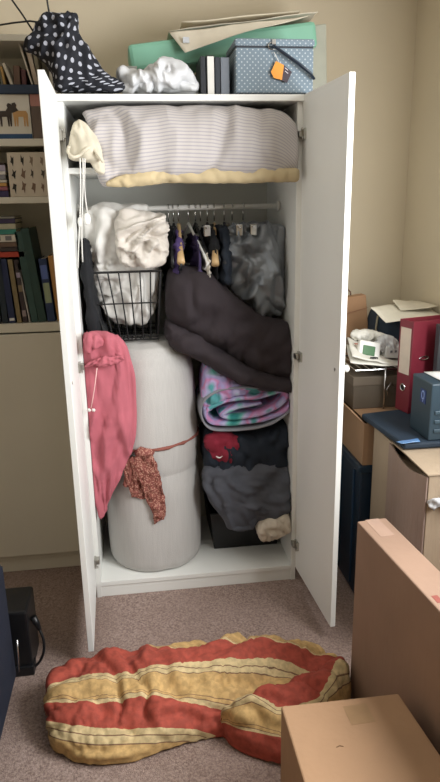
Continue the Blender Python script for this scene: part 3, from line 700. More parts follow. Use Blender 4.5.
# charcoal garment
mb = loft(MB(), [(at(222, 458, .10), at(282, 456, .10), .04, .1), (at(205, 468, .09), at(291, 464, .09), .07, .18), (at(203, 482, .08), at(292, 480, .08), .08, .2), (at(208, 496, .08), at(292, 494, .08), .09, .2), (at(216, 508, .08), at(291, 506, .08), .09, .18), (at(224, 519, .07), at(268, 517, .07), .07, .12), (at(227, 530, .06), at(250, 528, .06), .04, .06)], 90, 60, 2.4, .1, .08)
obj('charcoal_garment', mb, M['char'], None, smooth=True, disp=folds(.014, 7, (1.2, 1, .8), 91, .25), label='charcoal grey garment slumped over the black storage bin', cat='garment')
obj('cream_towel', loft(MB(), [(at(255, 528, .03), at(260, 539, .03), .025, .03), (at(262, 520, .02), at(268, 539, .02), .04, .05), (at(276, 514, .02), at(280, 535, .02), .045, .06), (at(288, 510, .03), at(290, 528, .03), .04, .06)], 50, 36, 2.4, .15, .08), M['towel'], None, smooth=True, disp=folds(.006, 18, (1, 1, 1), 93), label='cream towel tucked under the charcoal garment at the wardrobe\'s right side', cat='towel')
# bin
bn = thing('storage_bin', 'black plastic storage bin on the wardrobe floor under the charcoal garment', 'storage bin', (.615, .3, PZ))
x0, x1, y0, y1 = .482, .752, .175, .45; o = .014
zb0, zb1 = PZ+.0005, .235
B_ = rect(x0, x1, y0, y1, zb0); T_ = rect(x0-o, x1+o, y0-o, y1+o, zb1)
B2 = rect(x0+.004, x1-.004, y0+.004, y1-.004, zb0+.005); T2 = rect(x0-o+.004, x1+o-.004, y0-o+.004, y1+o-.004, zb1)
mb = MB().add(B_+T_+B2+T2, [(3, 2, 1, 0)]+[(i, (i+1) % 4, 4+(i+1) % 4, 4+i) for i in range(4)]+[(8, 9, 10, 11)]+[(8+(i+1) % 4, 8+i, 12+i, 12+(i+1) % 4) for i in range(4)]+[(4+i, 4+(i+1) % 4, 12+(i+1) % 4, 12+i) for i in range(4)])
obj('tub', mb, M['black_plastic'], bn, .003)
obj('rim', MB().tube(T_, .005, 8, True), M['black_plastic'], bn)
# dark bedding standing behind, carrying the heap
obj('dark_bedding', loft(MB(), [(V((.47, .34, .25)), V((.47, .34, .75)), .12, .12), (V((.6, .34, .25)), V((.6, .34, .77)), .13, .13), (V((.74, .34, .25)), V((.74, .34, .76)), .12, .12)], 30, 40, 4, .05), M['dark'], None, smooth=True, disp=folds(.008, 9, (1, 1, 1), 95), label='black folded bedding behind the heap at the right of the wardrobe', cat='bedding')

for o_ in bpy.data.objects:
    if o_.type == 'MESH' and o_.get('_c') is None:
        r_ = o_
        while r_.parent: r_ = r_.parent
        if r_.name.split('.')[0] in ('satin_garment', 'comforter', 'fleece_throw', 'dark_clothes', 'charcoal_garment', 'cream_towel', 'dark_bedding', 'duvet', 'pink_garment', 'dark_coat', 'pillow', 'rolled_mattress_topper', 'red_cloth', 'mattress_pad', 'fleece_blanket'):
            wl = wloc(o_); fl_ = PZ+.001
            for v in o_.data.vertices:
                x_, y_ = v.co.x+wl.x, v.co.y+wl.y
                if y_ > -.02: v.co.x = min(max(x_, IX0+.0015), IX1-.0015)-wl.x
                else: v.co.x = min(max(x_, .006), W-.006)-wl.x
                v.co.y = min(y_, D-.0095)-wl.y
                if v.co.z+wl.z < fl_: v.co.z = fl_-wl.z
# ================================================================== on top of the wardrobe
ZT = H+.0008
# polka dot bag
Yp = .05
st = [(at(22, 50, Yp), at(43, 10, Yp), .03, .04), (at(31, 54, Yp), at(60, 12, Yp), .05, .06), (at(40, 60, Yp), at(77, 14, Yp), .06, .08), (at(50, 72, Yp), at(80, 34, Yp), .07, .09), (at(53, 86, Yp), at(92, 52, Yp), .07, .10), (at(60, 93, Yp), at(103, 68, Yp), .07, .10), (at(88, 94, Yp), at(115, 78, Yp), .06, .09), (at(118, 94, Yp), at(128, 88, Yp), .03, .04)]
def aboveT(o_, z, xmin=None):
    for v in o_.data.vertices:
        w_ = v.co+V(o_.location)
        if w_.z < z and (xmin is None or w_.x > xmin): v.co.z = z-o_.location.z
pbg = obj('polka_dot_bag', loft(MB(), st, 110, 60, 2.2, .04, .05), M['polka'], None, smooth=True, disp=folds(.008, 11, (1, 1, 1), 101, .2), label='slumped black fabric bag with white polka dots on the wardrobe\'s left corner', cat='bag')
aboveT(pbg, ZT)
obj('drawstring', MB().tube([at(33, 31, Yp), at(22, 14, Yp), at(12, 0, Yp), at(0, -30, Yp), at(20, -52, Yp), at(42, -30, Yp), at(47, 0, Yp), at(50, 18, Yp)], .0028, 8), M['bwire'], pbg, smooth=True, label='thin black cord')
obj('drawstring', MB().tube([at(44, 23, Yp-.02), at(30, 21, Yp-.02), at(12, 23, Yp), at(-12, 27, Yp+.03), at(-30, 20, Yp+.06)], .0028, 8), M['bwire'], pbg, smooth=True, label='thin black cord')
# crumpled white plastic bag
st = [(at(117, 68, .06), at(122, 93, .06), .02, .03), (at(128, 70, .06), at(132, 94, .06), .05, .06), (at(142, 72, .06), at(144, 94, .06), .06, .08), (at(158, 62, .06), at(158, 94, .06), .07, .09), (at(172, 60, .06), at(174, 94, .06), .07, .09), (at(188, 72, .06), at(188, 94, .06), .05, .08), (at(198, 84, .06), at(198, 94, .06), .03, .04)]
o = obj('plastic_bag', loft(MB(), st, 100, 60, 2.1, .08), M['plasticbag'], None, smooth=True, disp=folds(.013, 10, (1, 1, 1), 111, .3), label='crumpled white plastic bag on top of the wardrobe', cat='bag'); aboveT(o, ZT)
c = at(131, 66, .17); obj('small_box', MB().bb((c.x-.02, .17, ZT), (c.x+.02, .21, c.z)), C('#b9bdb9', .5), None, .002, label='small pale grey box behind the plastic bag against the mint case', cat='box')
# mint case: long box lying across, tilted up towards the right
a = at(127, 44, .22); b_ = at(316, 20, .22)
L0 = V((a.x, .22, a.z)); L1 = V((b_.x, .22, b_.z)); hgt = .085
dx = (L1-L0).normalized(); up_ = V((-dx.z, 0, dx.x))*hgt; dy = V((0, .2, 0))
mc = MB().hexa([L0-up_, L1-up_, L1-up_+dy, L0-up_+dy], [L0, L1, L1+dy, L0+dy])
mint = obj('mint_case', mc, M['mint'], None, .014, smooth=False, label='long mint green case propped across the things on the wardrobe', cat='case')
# support under the case: dark document box
dbx = obj('document_box', MB().bb((at(200, 80, .21).x, .215, ZT), (at(300, 80, .21).x, .44, at(200, 66, .215).z)), C('#1b2530', .6), None, .003, label='dark document box behind the standing folders, under the mint case', cat='box')
c0 = at(305, 66, .22); c1 = at(331, 22, .22)
# large sheets of paper over it
e = V((0, 0, .006))
gb = MB().hexa([V((c0.x-.02, .24, ZT)), V((c1.x, .24, ZT)), V((c1.x, .46, ZT)), V((c0.x-.02, .46, ZT))], [V((c0.x-.02, .24, c1.z-.01)), V((c1.x-.01, .24, c1.z)), V((c1.x-.01, .46, c1.z)), V((c0.x-.02, .46, c1.z-.01))])
obj('grey_box', gb, C('#a5a596', .7), None, .004, label='tall grey cardboard box behind the right side of the sewing box', cat='box')
sm = MB(); sheet(sm, at(169, 33, .215), at(185, 53, .17), at(232, 36, .17), at(310, 17, .215)+V((0, 0, .004)), 16, .004, .0015, 3, 8)
s1 = at(169, 33, .222)+e; s2 = at(318, 14, .222)+e
sheet(sm, s1, s2, s2+V((0, .19, -.0)), s1+V((0, .19, 0)), 14, .003, .0015, 4, 8)
pap = obj('paper_sheet', sm, C('#ddd3c0', .8), None, smooth=True, label='large cream sheet of paper folded over the mint case', cat='paper')
sm = MB(); p = at(182, 24, .26)+e; q = at(300, 13, .26)+e; sheet(sm, p, q, q+V((0, .15, .0)), p+V((0, .15, 0)), 10, .003, .003, 8, 6)
obj('paper_sheet', sm, C('#e2d9c4', .8), None, smooth=True, label='second cream sheet lying behind the folded sheet on the mint case', cat='paper')
c = at(186, 40, .18); obj('label_tag', MB().box(c+V((0, .0, 0)), (.022, .006, .018)), C('#c9ccd0', .4), mint, .001, label='pale tag')
# standing folders
x = at(201, 90, .03).x
for th, h, col, lab, sp_ in ((.016, .118, '#1c1f27', 'black folder, leftmost of those standing beside the sewing box', None), (.026, .120, '#15161b', 'black folder with a broad white spine beside the sewing box', '#dddad4'), (.016, .116, '#262a33', 'dark slate folder next to the white-spined one', None), (.028, .115, '#6d737c', 'grey folder standing against the sewing box', None)):
    o = obj('folder', MB().bb((x, .03, ZT), (x+th, .17, ZT+h)), C(col, .5), None, .0015, label=lab, cat='folder', group='folders standing beside the sewing box')
    if sp_: obj('spine', MB().bb((x+.004, .0285, ZT+.002), (x+th-.001, .031, ZT+h-.003)), C(sp_, .5), o, label='white spine')
    x += th+.0025
# sewing box
s0 = at(236, 95, .0); s1 = at(313, 95, .0)
sx0, sx1 = s0.x, s1.x; zt_ = at(240, 38, .0).z; zl = at(240, 46, .0).z
sb_ = thing('sewing_box', 'blue-grey sewing box with white dots and black handle on top of the wardrobe', 'sewing box', ((sx0+sx1)/2, .1, ZT))
obj('body', MB().bb((sx0, .0, ZT+.006), (sx1, .19, zl-.003)), M['sew'], sb_, .005)
obj('lid', MB().bb((sx0-.003, -.004, zl), (sx1+.003, .194, zt_)), M['sew'], sb_, .007)
obj('trim', MB().bb((sx0+.002, .001, zl-.004), (sx1-.002, .188, zl+.001)), C('#23272f'), sb_, label='dark lid seam')
for fx in (sx0+.02, sx1-.02):
    for fy in (.02, .17): obj('foot', MB().lathe((fx, fy, ZT), [(.006, 0), (.009, .003), (.007, .008)], 12), M['black_plastic'], sb_, smooth=True)
hp = [at(271, 47, -.012), at(274, 46, -.018), at(285, 54, -.02), at(299, 64, -.02), at(310, 73, -.018), at(314, 79, -.01), at(312, 80, .0), at(308, 74, .0)]
hm = MB(); hm.tube(hp[:6], [.006, .008, .010, .010, .010, .008], 10, flat=.5); obj('handle', hm, C('#1b2634', .35), sb_, smooth=True, label='black strap handle')
cl = at(272, 46, -.008); obj('clasp', MB().tube([cl+V((.012*math.cos(a), 0, .010*math.sin(a))) for a in [2*PI*k/14 for k in range(14)]], .0018, 6, True).box(cl+V((.006, 0, .012)), (.012, .006, .014)), M['chrome'], sb_, label='metal clasp')
t1 = [at(*q, -.012) for q in ((271, 72), (276, 61), (284, 65), (282, 80), (274, 78))]
t2 = [at(*q, -.011) for q in ((284, 65), (292, 72), (287, 83), (281, 80))]
tg_ = obj('tag', MB().prism(t1, (0, .002, 0)), C('#e8952a', .5), sb_, label='orange swing tag')
obj('tag', MB().prism(t2, (0, .002, 0)), C('#33232f', .5), sb_, label='dark half of the swing tag')
for k in range(2): obj('print_line', MB().box(at(286.5, 69+k*3.2, -.0125), (.013, .001, .002), Ry(.6)), C('#d8d0d4'), tg_)
obj('string', MB().tube([at(274, 52, -.01), at(279, 62, -.012)], .0012, 6), C('#d8d4cc'), sb_)

# ================================================================== quilt on the carpet
def qst(L, tabs):
    def uvf(t, f, Lm, per):
        b_ = cr(tabs, t)
        ph = math.acos(max(-1, min(1, 1-2*f))); v0 = math.hypot(.2*.67, .075*.74)
        F_ = (v0-(.2*math.cos(ph)*.67+.075*math.sin(ph)*.74))/(v0+.2*.67)
        f = F_ if ph > math.atan2(.075*.74, .2*.67) else 0
        ks = [0]+list(b_)+[max(1.3, b_[-1]+.3)]
        for i in range(5):
            if f <= ks[i+1] or i == 4: return (Lm, i+(f-ks[i])/max(.02, ks[i+1]-ks[i]))
    return uvf
def fz(px, a, b_, za=.075, zb=.012): return (atz(px[0] if isinstance(px, tuple) else px, a, za), atz(px[1] if isinstance(px, tuple) else px, b_, zb))
Q = []
def q(pa, ya, pb_, yb_, h, za=.07): Q.append((atz(pa, ya, za), atz(pb_, yb_, .012), h, .012))
q(46, 705, 50, 728, .03, .03); q(54, 677, 54, 748, .055); q(90, 662, 88, 762, .065); q(130, 657, 124, 760, .07); q(165, 651, 160, 751, .08); q(205, 646, 200, 738, .08); q(245, 647, 240, 733, .08); q(285, 648, 280, 730, .075); q(320, 652, 320, 728, .07); q(345, 668, 348, 705, .045, .04)
tb_ = [(-.08, .2, .42, .62), (-.06, .21, .43, .66), (-.05, .22, .45, .66), (-.02, .25, .46, .70), (.02, .27, .53, .80), (.09, .31, .70, .93), (.09, .29, .82, 1.1), (.09, .27, .9, 1.2), (.12, .36, .9, 1.2), (.12, .5, .9, 1.2)]
def upz(st_): # section with its flat side on the carpet
    return st_
mb = MB(); loft(mb, Q, 150, 84, 2.2, .07, .05, dv=(0, 0, 1), uvf=qst(Q, tb_))
Q = []
q(220, 724, 220, 731, .05, .04); q(236, 713, 236, 746, .075, .07); q(262, 702, 260, 756, .085, .08); q(290, 690, 286, 764, .09, .08); q(316, 678, 312, 760, .09, .08); q(338, 668, 336, 735, .08, .07); q(348, 672, 350, 700, .05, .05)
tb2 = [(-.3, -.2, -.1, .5, ), (-.4, -.3, -.1, .5), (-.4, -.2, -.02, .78), (-.3, .10, .2, .7), (-.3, .22, .3, .9), (-.2, -.1, .25, .9), (-.2, -.1, .4, .9)]
def uv2(t, f, Lm, per):
    ph = math.acos(max(-1, min(1, 1-2*f))); v0 = math.hypot(.1*.67, .08*.74)
    F_ = max(0, (v0-(.1*math.cos(ph)*.67+.08*math.sin(ph)*.74))/(v0+.1*.67)) if ph > .9 else 0
    r_ = max(.001, .27*min(1, (t-.28)/.15, (.80-t)/.12)); hm_ = .66+max(0, t-.45)*1.6
    if F_ < r_: return (Lm, 1.2+.7*F_/r_)
    if F_ < hm_: return (Lm, 2+(F_-r_)/(hm_-r_)*.98)
    return (Lm, 3.3)
loft(mb, Q, 90, 60, 2.1, .08, .06, dv=(0, 0, 1), uvf=uv2)
fa = folds(.013, 5, (.8, 1.3, 1), 121, .2, ax=2); fb = folds(.0045, 15, (1, 1, 1), 125, .3, ax=2)
qo = obj('quilt', mb, M['quilt'], None, smooth=True, disp=lambda p, n: (fa(p, n)+fb(p, n))*max(0, min(1, p.z*30)), label='bunched quilt with brick red and straw yellow stripes lying on the carpet', cat='quilt')
aboveT(qo, .002)

# ================================================================== right side: boxes
# big flat carton standing on edge
u_ = V((.09, -1, 0)).normalized(); nrm = V((-u_.y, u_.x, 0))   # nrm points to +x
A = V((.800, -.641, 0)); Lg = 1.15; th = .088; hh = .590
q0 = [A, A+u_*Lg, A+u_*Lg+nrm*th, A+nrm*th]
bc_ = obj('cardboard_box', MB().hexa([p+V((0, 0, .001)) for p in q0], [p+V((0, 0, hh)) for p in q0]), M['cardpink'], None, .004, label='large flat cardboard carton standing on edge right of the quilt', cat='cardboard box')
tp = [A+u_*.0+nrm*.025+V((0, 0, hh)), A+u_*.10+nrm*.025+V((0, 0, hh)), A+u_*.10+nrm*.065+V((0, 0, hh)), A+nrm*.065+V((0, 0, hh))]
obj('tape', MB().hexa([p+V((0, 0, -.0003)) for p in tp], [p+V((0, 0, .0006)) for p in tp]), simple('clear_tape', '#a98d7c', .2, .03), bc_, label='shiny clear tape')
rm = atz(437, 598, hh); rp = [rm+u_*a+nrm*b_ for a, b_ in ((-.01, -.009), (.018, -.009), (.018, .006), (-.01, .006))]
obj('red_print', MB().hexa([p+V((0, 0, -.0003)) for p in rp], [p+V((0, 0, .0005)) for p in rp]), C('#8a4a40'), bc_)
# low box in the foreground
z = .305; fa_ = atz(281, 706, z); fb_ = atz(400, 693, z)
d_ = u_*.62; wv = fb_-fa_
low = [fa_, fb_+V((-.004, 0, 0)), fb_+V((-.004, 0, 0))+u_*.62, fa_+V((.0, -.62, 0))]
lb = obj('cardboard_box', MB().hexa([V((p.x, p.y, .001)) for p in low], [V((p.x, p.y, z)) for p in low]), M['card'], None, .004, label='closed tan cardboard box in the foreground in front of the quilt', cat='cardboard box')
tx = atz(346, 711, z); ty = [tx+V((-.028, .036, 0)), tx+V((.028, .036, 0)), tx+V((.028, -.036, 0)), tx+V((-.028, -.036, 0))]
tx = atz(359, 714, z); tp = [V((tx.x-.030, tx.y+.028, 0)), V((tx.x+.028, tx.y+.03, 0)), V((tx.x+.03, tx.y-.028, 0)), V((tx.x-.028, tx.y-.03, 0))]
obj('tape', MB().hexa([V((p.x, p.y, z-.0003)) for p in tp], [V((p.x, p.y, z+.0006)) for p in tp]), M['tape'], lb, label='square of brown tape')
tr = atz(340, 747, z); obj('tear', MB().tube([tr+V((-.008, 0, .0005)), tr+V((0, .003, .001)), tr+V((.008, 0, .0005))], .0012, 6), C('#7a5c40'), lb)
# tall carton under the navy folder
AX = 1.02; ay0, ay1, az = -.615, -.175, .70
mb = MB().bb((AX+.012, ay0+.004, .001), (XR-.01, ay1, az-.05)).bb((AX, -.34, .001), (AX+.012, ay1, az)).bb((AX, ay0, .001), (XR-.01, ay0+.004, az)).bb((AX+.012, ay1-.012, .3), (XR-.01, ay1, az))
ta = obj('cardboard_box', mb, M['cardpale'], None, .004, label='tall pale creased cardboard box under the navy folder by the right wall', cat='cardboard box')
f0 = V((AX-.002, -.34, az+.006)); f1 = V((AX-.006, ay0-.004, az+.006))
sm = MB(); sheet(sm, f0, f1+V((0, 0, .0)), V((XR-.03, ay0+.0, az+.010)), V((XR-.03, -.34, az+.009)), 10, .002, .004, 6, 5)
obj('top_flap', sm, M['cardpale'], ta, smooth=False)
pl_ = [V((AX-.005, -.325, .004)), V((AX-.005, -.325, az-.005))]+[V((AX-.005, -.325+(ay0+.003+.325)*k/10, az-.004-.026*math.sin(PI*k/10)**1.3)) for k in range(1, 11)]+[V((AX-.005, ay0+.003, .004))]
obj('side_panel', MB().prism(pl_, (.004, 0, 0)), cardboard('pink_creased_card', '#a08a7e', .6), ta)
# small crumpled clear film on its near face
pf = at(436, 503, ay0-.01); obj('plastic_film', loft(MB(), [(pf+V((-.02, 0, .012)), pf+V((-.02, 0, -.012)), .008, .006), (pf+V((.01, 0, .016)), pf+V((.01, 0, -.016)), .012, .006), (pf+V((.05, 0, .006)), pf+V((.05, 0, -.014)), .008, .006)], 24, 16, 2, .2), M['plasticbag'], ta, smooth=True, disp=folds(.006, 40, (1, 1, 1), 7))
# blue crate and open box behind it
CX = .985
cr_ = thing('plastic_crate', 'dark blue plastic crate on the floor beneath the open cardboard box', 'crate', (1.15, .13, 0))
cz = .545
obj('body', MB().bb((CX, -.15, .001), (XR-.01, .42, cz-.03)), C('#14283a', .4), cr_, .008)
obj('lid', MB().bb((CX-.008, -.158, cz-.03), (XR-.008, .425, cz)), C('#182e40', .4), cr_, .006)
for k in range(4): obj('rib', MB().bb((CX-.006, -.10+k*.15, .03), (CX+.001, -.085+k*.15, cz-.04)), C('#1c3a54', .4), cr_, .002)
ob = thing('cardboard_box', 'open cardboard box on the blue crate behind the right wardrobe door', 'cardboard box', (1.17, .12, cz))
ox0, ox1, oy0, oy1, oz0, oz1 = .99, XR-.012, -.155, .40, cz+.001, .705
t5 = .004
obj('wall', MB().bb((ox0, oy0, oz0), (ox0+t5, oy1, oz1)), M['card'], ob); obj('wall', MB().bb((ox1-t5, oy0, oz0), (ox1, oy1, oz1)), M['card'], ob)
obj('wall', MB().bb((ox0+t5, oy0, oz0), (ox1-t5, oy0+t5, oz1)), M['card'], ob); obj('wall', MB().bb((ox0+t5, oy1-t5, oz0), (ox1-t5, oy1, oz1)), M['card'], ob)
obj('bottom', MB().bb((ox0+t5, oy0+t5, oz0), (ox1-t5, oy1-t5, oz0+t5)), M['card'], ob)
obj('flap', MB().hexa([V((ox0, oy0+.01, oz1)), V((ox0, oy1-.01, oz1)), V((ox0+t5, oy1-.01, oz1)), V((ox0+t5, oy0+.01, oz1))], [V((ox0-.045, oy0+.02, oz1+.045)), V((ox0-.045, oy1-.02, oz1+.045)), V((ox0-.041, oy1-.02, oz1+.048)), V((ox0-.041, oy0+.02, oz1+.048))]), M['card'], ob)
obj('flap', MB().bb((ox0+t5+.01, oy0, oz1), (ox1-.01, oy0+.17, oz1+.004)), M['card'], ob)
obj('flap', MB().bb((ox0+.05, oy0+.17, oz1), (ox1-.01, oy1, oz1+.004)), M['cardpale'], ob)
ZB = oz1+.0045
# navy folder / sleeve lying on the tall carton
nf = [atz(361, 418, .715), V((XR-.015, -.06, .715)), V((XR-.015, -.44, .715)), atz(404, 449, .715)]
n0 = [V((p.x, p.y, .7115)) for p in nf]; n1 = [V((p.x, p.y, .733)) for p in nf]
sl = obj('laptop_sleeve', MB().hexa(n0[::-1], n1[::-1]), M['navy'], None, .007, label='flat navy laptop sleeve lying on the tall cardboard box', cat='laptop sleeve')
c = atz(410, 442, .736); sm = MB(); sheet(sm, c+V((-.04, .012, 0)), c+V((-.035, -.012, 0)), c+V((.03, -.008, .002)), c+V((.03, .014, .004)), 8, .003, .002, 9, 20)
obj('plastic_wallet', sm, C('#5f86b4', .15), None, smooth=True, label='shiny blue plastic wallet at the front corner of the navy sleeve', cat='folder')
# dark drawer unit at the right edge
x_ = 1.10; pa = atx(413, 373, x_); pb_ = atx(432, 388, x_)
du = thing('storage_box', 'dark blue-grey plastic box with a white sheet on top at the right edge', 'storage box', (1.24, -.36, .734))
zt2 = pa.z
obj('body', MB().bb((x_, pb_.y, .7345), (XR-.006, min(pa.y, -.22), zt2)), C('#30434f', .45), du, .004)
for k in range(3): obj('ridge', MB().bb((x_+.015, pb_.y-.004, .76+k*.03), (XR-.02, pb_.y+.001, .772+k*.03)), C('#3a4e5a', .4), du, .002)
ce = atx(423, 396, x_-.001); ring = [ce+V((0, .009*math.cos(a), .013*math.sin(a)+.004)) for a in [2*PI*k/16 for k in range(16)]]
obj('blue_patch', MB().box(ce+V((.0003, 0, 0)), (.001, .04, .045)), C('#1f3a78', .4), du, label='small blue badge')
obj('badge_mark', MB().tube(ring, .0018, 6, True).tube([ce+V((0, -.004, -.008)), ce+V((0, .0, -.018))], .0018, 6), C('#9db6e8', .4), du)
sm = MB(); sheet(sm, V((x_+.04, pb_.y+.005, zt2+.0035)), V((XR-.02, pb_.y+.0, zt2+.0035)), V((XR-.02, min(pa.y, -.22)-.01, zt2+.0035)), V((x_+.035, min(pa.y, -.22)-.005, zt2+.0035)), 8, .0012, .0015, 2, 6)
obj('paper_sheet', sm, C('#f0f0f0', .7), None, smooth=True, label='bright white sheet of paper on the dark blue-grey box', cat='paper')
# red lever arch file
az_ = math.radians(76)
e1 = V((math.sin(az_), math.cos(az_), 0)); e2 = V((-e1.y, e1.x, 0))   # along the cover / into depth-left
Cn = V((1.148, -.160, .7345)); hB = .330
def RB(a0, a1, b0, b1, z0, z1):
    f_ = lambda a, b_, z: Cn+e1*a+e2*b_+V((0, 0, z)); return MB().hexa([f_(a0, b0, z0), f_(a1, b0, z0), f_(a1, b1, z0), f_(a0, b1, z0)], [f_(a0, b0, z1), f_(a1, b0, z1), f_(a1, b1, z1), f_(a0, b1, z1)])
rb = thing('lever_arch_file', 'red lever arch file standing upright on the navy sleeve', 'ring binder', Cn)
RED = C('#7c2836', .4)
LB = .235
obj('cover', RB(0, LB, 0, .003, 0, hB), RED, rb, .001); obj('cover', RB(0, LB, .072, .075, 0, hB), RED, rb, .001)
sp2 = obj('spine', RB(0, .003, .003, .072, 0, hB), RED, rb, .001)
obj('spine_label', RB(-.001, .0005, .010, .066, hB*.42, hB*.92), C('#d8c8b8', .7), sp2, label='blank cream label')
hc = Cn+e1*(-.0015)+e2*.037+V((0, 0, hB*.27)); obj('finger_ring', MB().tube([hc+e2*(.012*math.cos(a))+V((0, 0, .012*math.sin(a))) for a in [2*PI*k/18 for k in range(18)]], .0025, 7, True), M['chrome'], sp2)
obj('finger_hole', MB().tube([hc+e1*.0014, hc+e1*.0004], .0105, 18), C('#18100f'), sp2, label='dark finger hole')
obj('paper_block', RB(.01, LB-.012, .006, .05, .01, hB-.025), M['pages'], rb)
sc_ = Cn+e1*.052-e2*.001+V((0, 0, hB*.60)); obj('clip_slot', MB().tube([sc_+e1*(.019*math.cos(a))+V((0, 0, .006*math.sin(a))) for a in [2*PI*k/18 for k in range(18)]], .0022, 7, True), M['chrome'], rb, label='metal cover eyelet')
obj('file_edge', RB(LB, LB+.002, .0, .075, 0, hB), C('#33222c'), rb)
# second dark file right of it
g0 = Cn+e1*(.075)-e2*.055
dkf = MB().bb((at(437, 340, -.2).x, -.215, .7345), (XR-.02, -.185, 1.06)); obj('folder', dkf, C('#3f4347', .5), None, .002, label='dark grey folder leaning in front of the red file at the right edge', cat='folder')
# wire rack with papers
rk = thing('wire_rack', 'chrome wire letter rack holding loose papers on the open cardboard box', 'letter rack', (1.11, .05, ZB))
rx0, rx1, ry0, ry1 = 1.0, 1.25, -.02, .22
for x, y in ((at(385, 380, -.02).x, ry0), (rx1, ry0), (1.02, ry1), (rx1, ry1)): obj('leg', MB().tube([(x, y, ZB+.003), (x, y, .875)], .0035, 8), M['chrome'], rk, smooth=True)
mb = MB().tube(rect(rx0, rx1, ry0, ry1, .865), .003, 7, True)
for k in range(1, 9): x = rx0+(rx1-rx0)*k/9; mb.tube([(x, ry0, .865), (x, ry1, .865)], .0018, 6)
obj('tray_grid', mb, M['chrome'], rk)
sb3 = obj('shade_box', MB().bb((1.0, .0, ZB), (1.235, .2, .83)), C('#5f5548', .7), None, .003, label='added dull brown box standing in for the shade under the wire rack', cat='box')  # added box with lid, its dull brown stands in for shade beneath the rack
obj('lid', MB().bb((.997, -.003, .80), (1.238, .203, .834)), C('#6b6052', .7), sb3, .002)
obj('loop', MB().tube([(1.125, ry0-.004, .76), (1.12, ry0-.006, .79), (1.135, ry0-.006, .815), (1.146, ry0-.003, .80)], .002, 7), M['chrome'], rk, smooth=True)
for k, (pts, am, lab) in enumerate(((((347, 338), (352, 357), (401, 374), (398, 356)), .006, 'topmost printed sheet drooping over the front of the wire rack'), (((346, 346), (350, 364), (402, 380), (400, 362)), .008, 'white sheet under the topmost one on the wire rack'))):
    p = [at(a, b_, yy) for (a, b_), yy in zip(pts, (.12-k*.005, -.03-k*.003, -.03-k*.003, .12))]
    for w_ in p: w_.z = max(w_.z, .872)
    sm = MB(); sheet(sm, p[0], p[1], p[2], p[3], 14, am, .003, k*4, 12)
    so = obj('paper_sheet', sm, M['paper'], None, smooth=True, label=lab, cat='paper')
    if k == 0:
        m_ = MB()
        for s in range(5): c = p[1].lerp(p[2], .42+s*.03)+V((0, .01+.004*s, .011)); m_.box(c, (.014, .003, .006), Rz(.5*s))
        obj('printed_mark', m_, C('#3a3a3a'), so)
        obj('coloured_print', MB().box(p[0].lerp(p[1], .5)+V((.03, 0, .012)), (.02, .015, .002)), C('#b06a5a'), so)
# white gadget with green display
g0_, g1_ = at(361, 357, .0), at(382, 335, .0)
gd = obj('thermostat', MB().box(V(((g0_.x+g1_.x)/2, .03, .925)), (.085, .028, .072), Ry(.22)@Rx(-.35)), M['white_plastic'], None, .006, label='white plastic device with a green screen on the papers', cat='device')
obj('screen', MB().box(V(((g0_.x+g1_.x)/2-.003, .0165, .930)), (.048, .006, .036), Ry(.22)@Rx(-.35)), C('#3d6e40', .3), gd, .002, label='green display')
gd2 = obj('device', MB().box(V((1.165, .05, .915)), (.075, .05, .045), Ry(.08)), C('#d5d5d2', .4), None, .005, label='white plastic box beside the green-screened device', cat='device')
for k in range(3): obj('button', MB().box(V((1.15+k*.017, .024, .92)), (.008, .003, .008)), C('#6a6a70'), gd2)
# crumpled white paper bags on the pile
for lab, L in (('crumpled white paper bag lying behind the green-screened device', [((350, 333), (354, 340), .12), ((364, 330), (368, 340), .12), ((380, 333), (384, 342), .12), ((390, 338), (392, 344), .12)]), ('white plastic pouch on top of the white plastic box', [((376, 343), (378, 350), .05), ((384, 336), (386, 351), .05), ((392, 337), (394, 351), .05), ((399, 343), (399, 350), .05)])):
    obj('paper_bag', loft(MB(), [(at(*a, y_), at(*b_, y_), .018, .03) for a, b_, y_ in L], 40, 24, 2, .15), M['plasticbag'] if 'pouch' in lab else M['paper'], None, smooth=True, disp=folds(.007, 26, (1, 1, 1), 131), label=lab, cat='bag')
# small dark heap under
obj('grey_cloth', loft(MB(), [(at(346, 340, .16), at(346, 352, .16), .03, .05), (at(360, 338, .16), at(360, 356, .16), .04, .06), (at(378, 345, .16), at(378, 358, .16), .03, .05)], 30, 24, 2, .1), C('#77695c', .9), None, smooth=True, disp=folds(.006, 20, (1, 1, 1), 141), label='grey-brown cloth under the crumpled paper bag', cat='cloth')
# kraft paper bag
kx0, kx1 = at(344, 330, .3).x, at(372, 345, .3).x; kt = at(358, 295, .3).z
kb = MB().hexa([V((kx0-.02, .27, ZB)), V((kx1, .27, ZB)), V((kx1, .38, ZB)), V((kx0-.02, .38, ZB))], [V((kx0-.02, .30, kt-.012)), V((kx1-.035, .30, kt)), V((kx1-.035, .35, kt)), V((kx0-.02, .35, kt-.012))])
kg = obj('paper_bag', kb, M['kraft'], None, .004, label='brown kraft paper bag standing behind the papers', cat='bag')
hx = at(347, 293, .30); obj('handle', MB().tube([hx+V((-.02, 0, -.01)), hx+V((-.018, 0, .012)), hx+V((0, 0, .016)), hx+V((.014, 0, .004)), hx+V((.016, 0, -.01))], .003, 7), C('#6a4a3a'), kg, smooth=True)
obj('crease', MB().box(V(((kx0+kx1)/2-.02, .2885, (kt+ZB)/2+.13)), (kx1-kx0-.02, .003, .002), Ry(-.25)), C('#94694c'), kg)
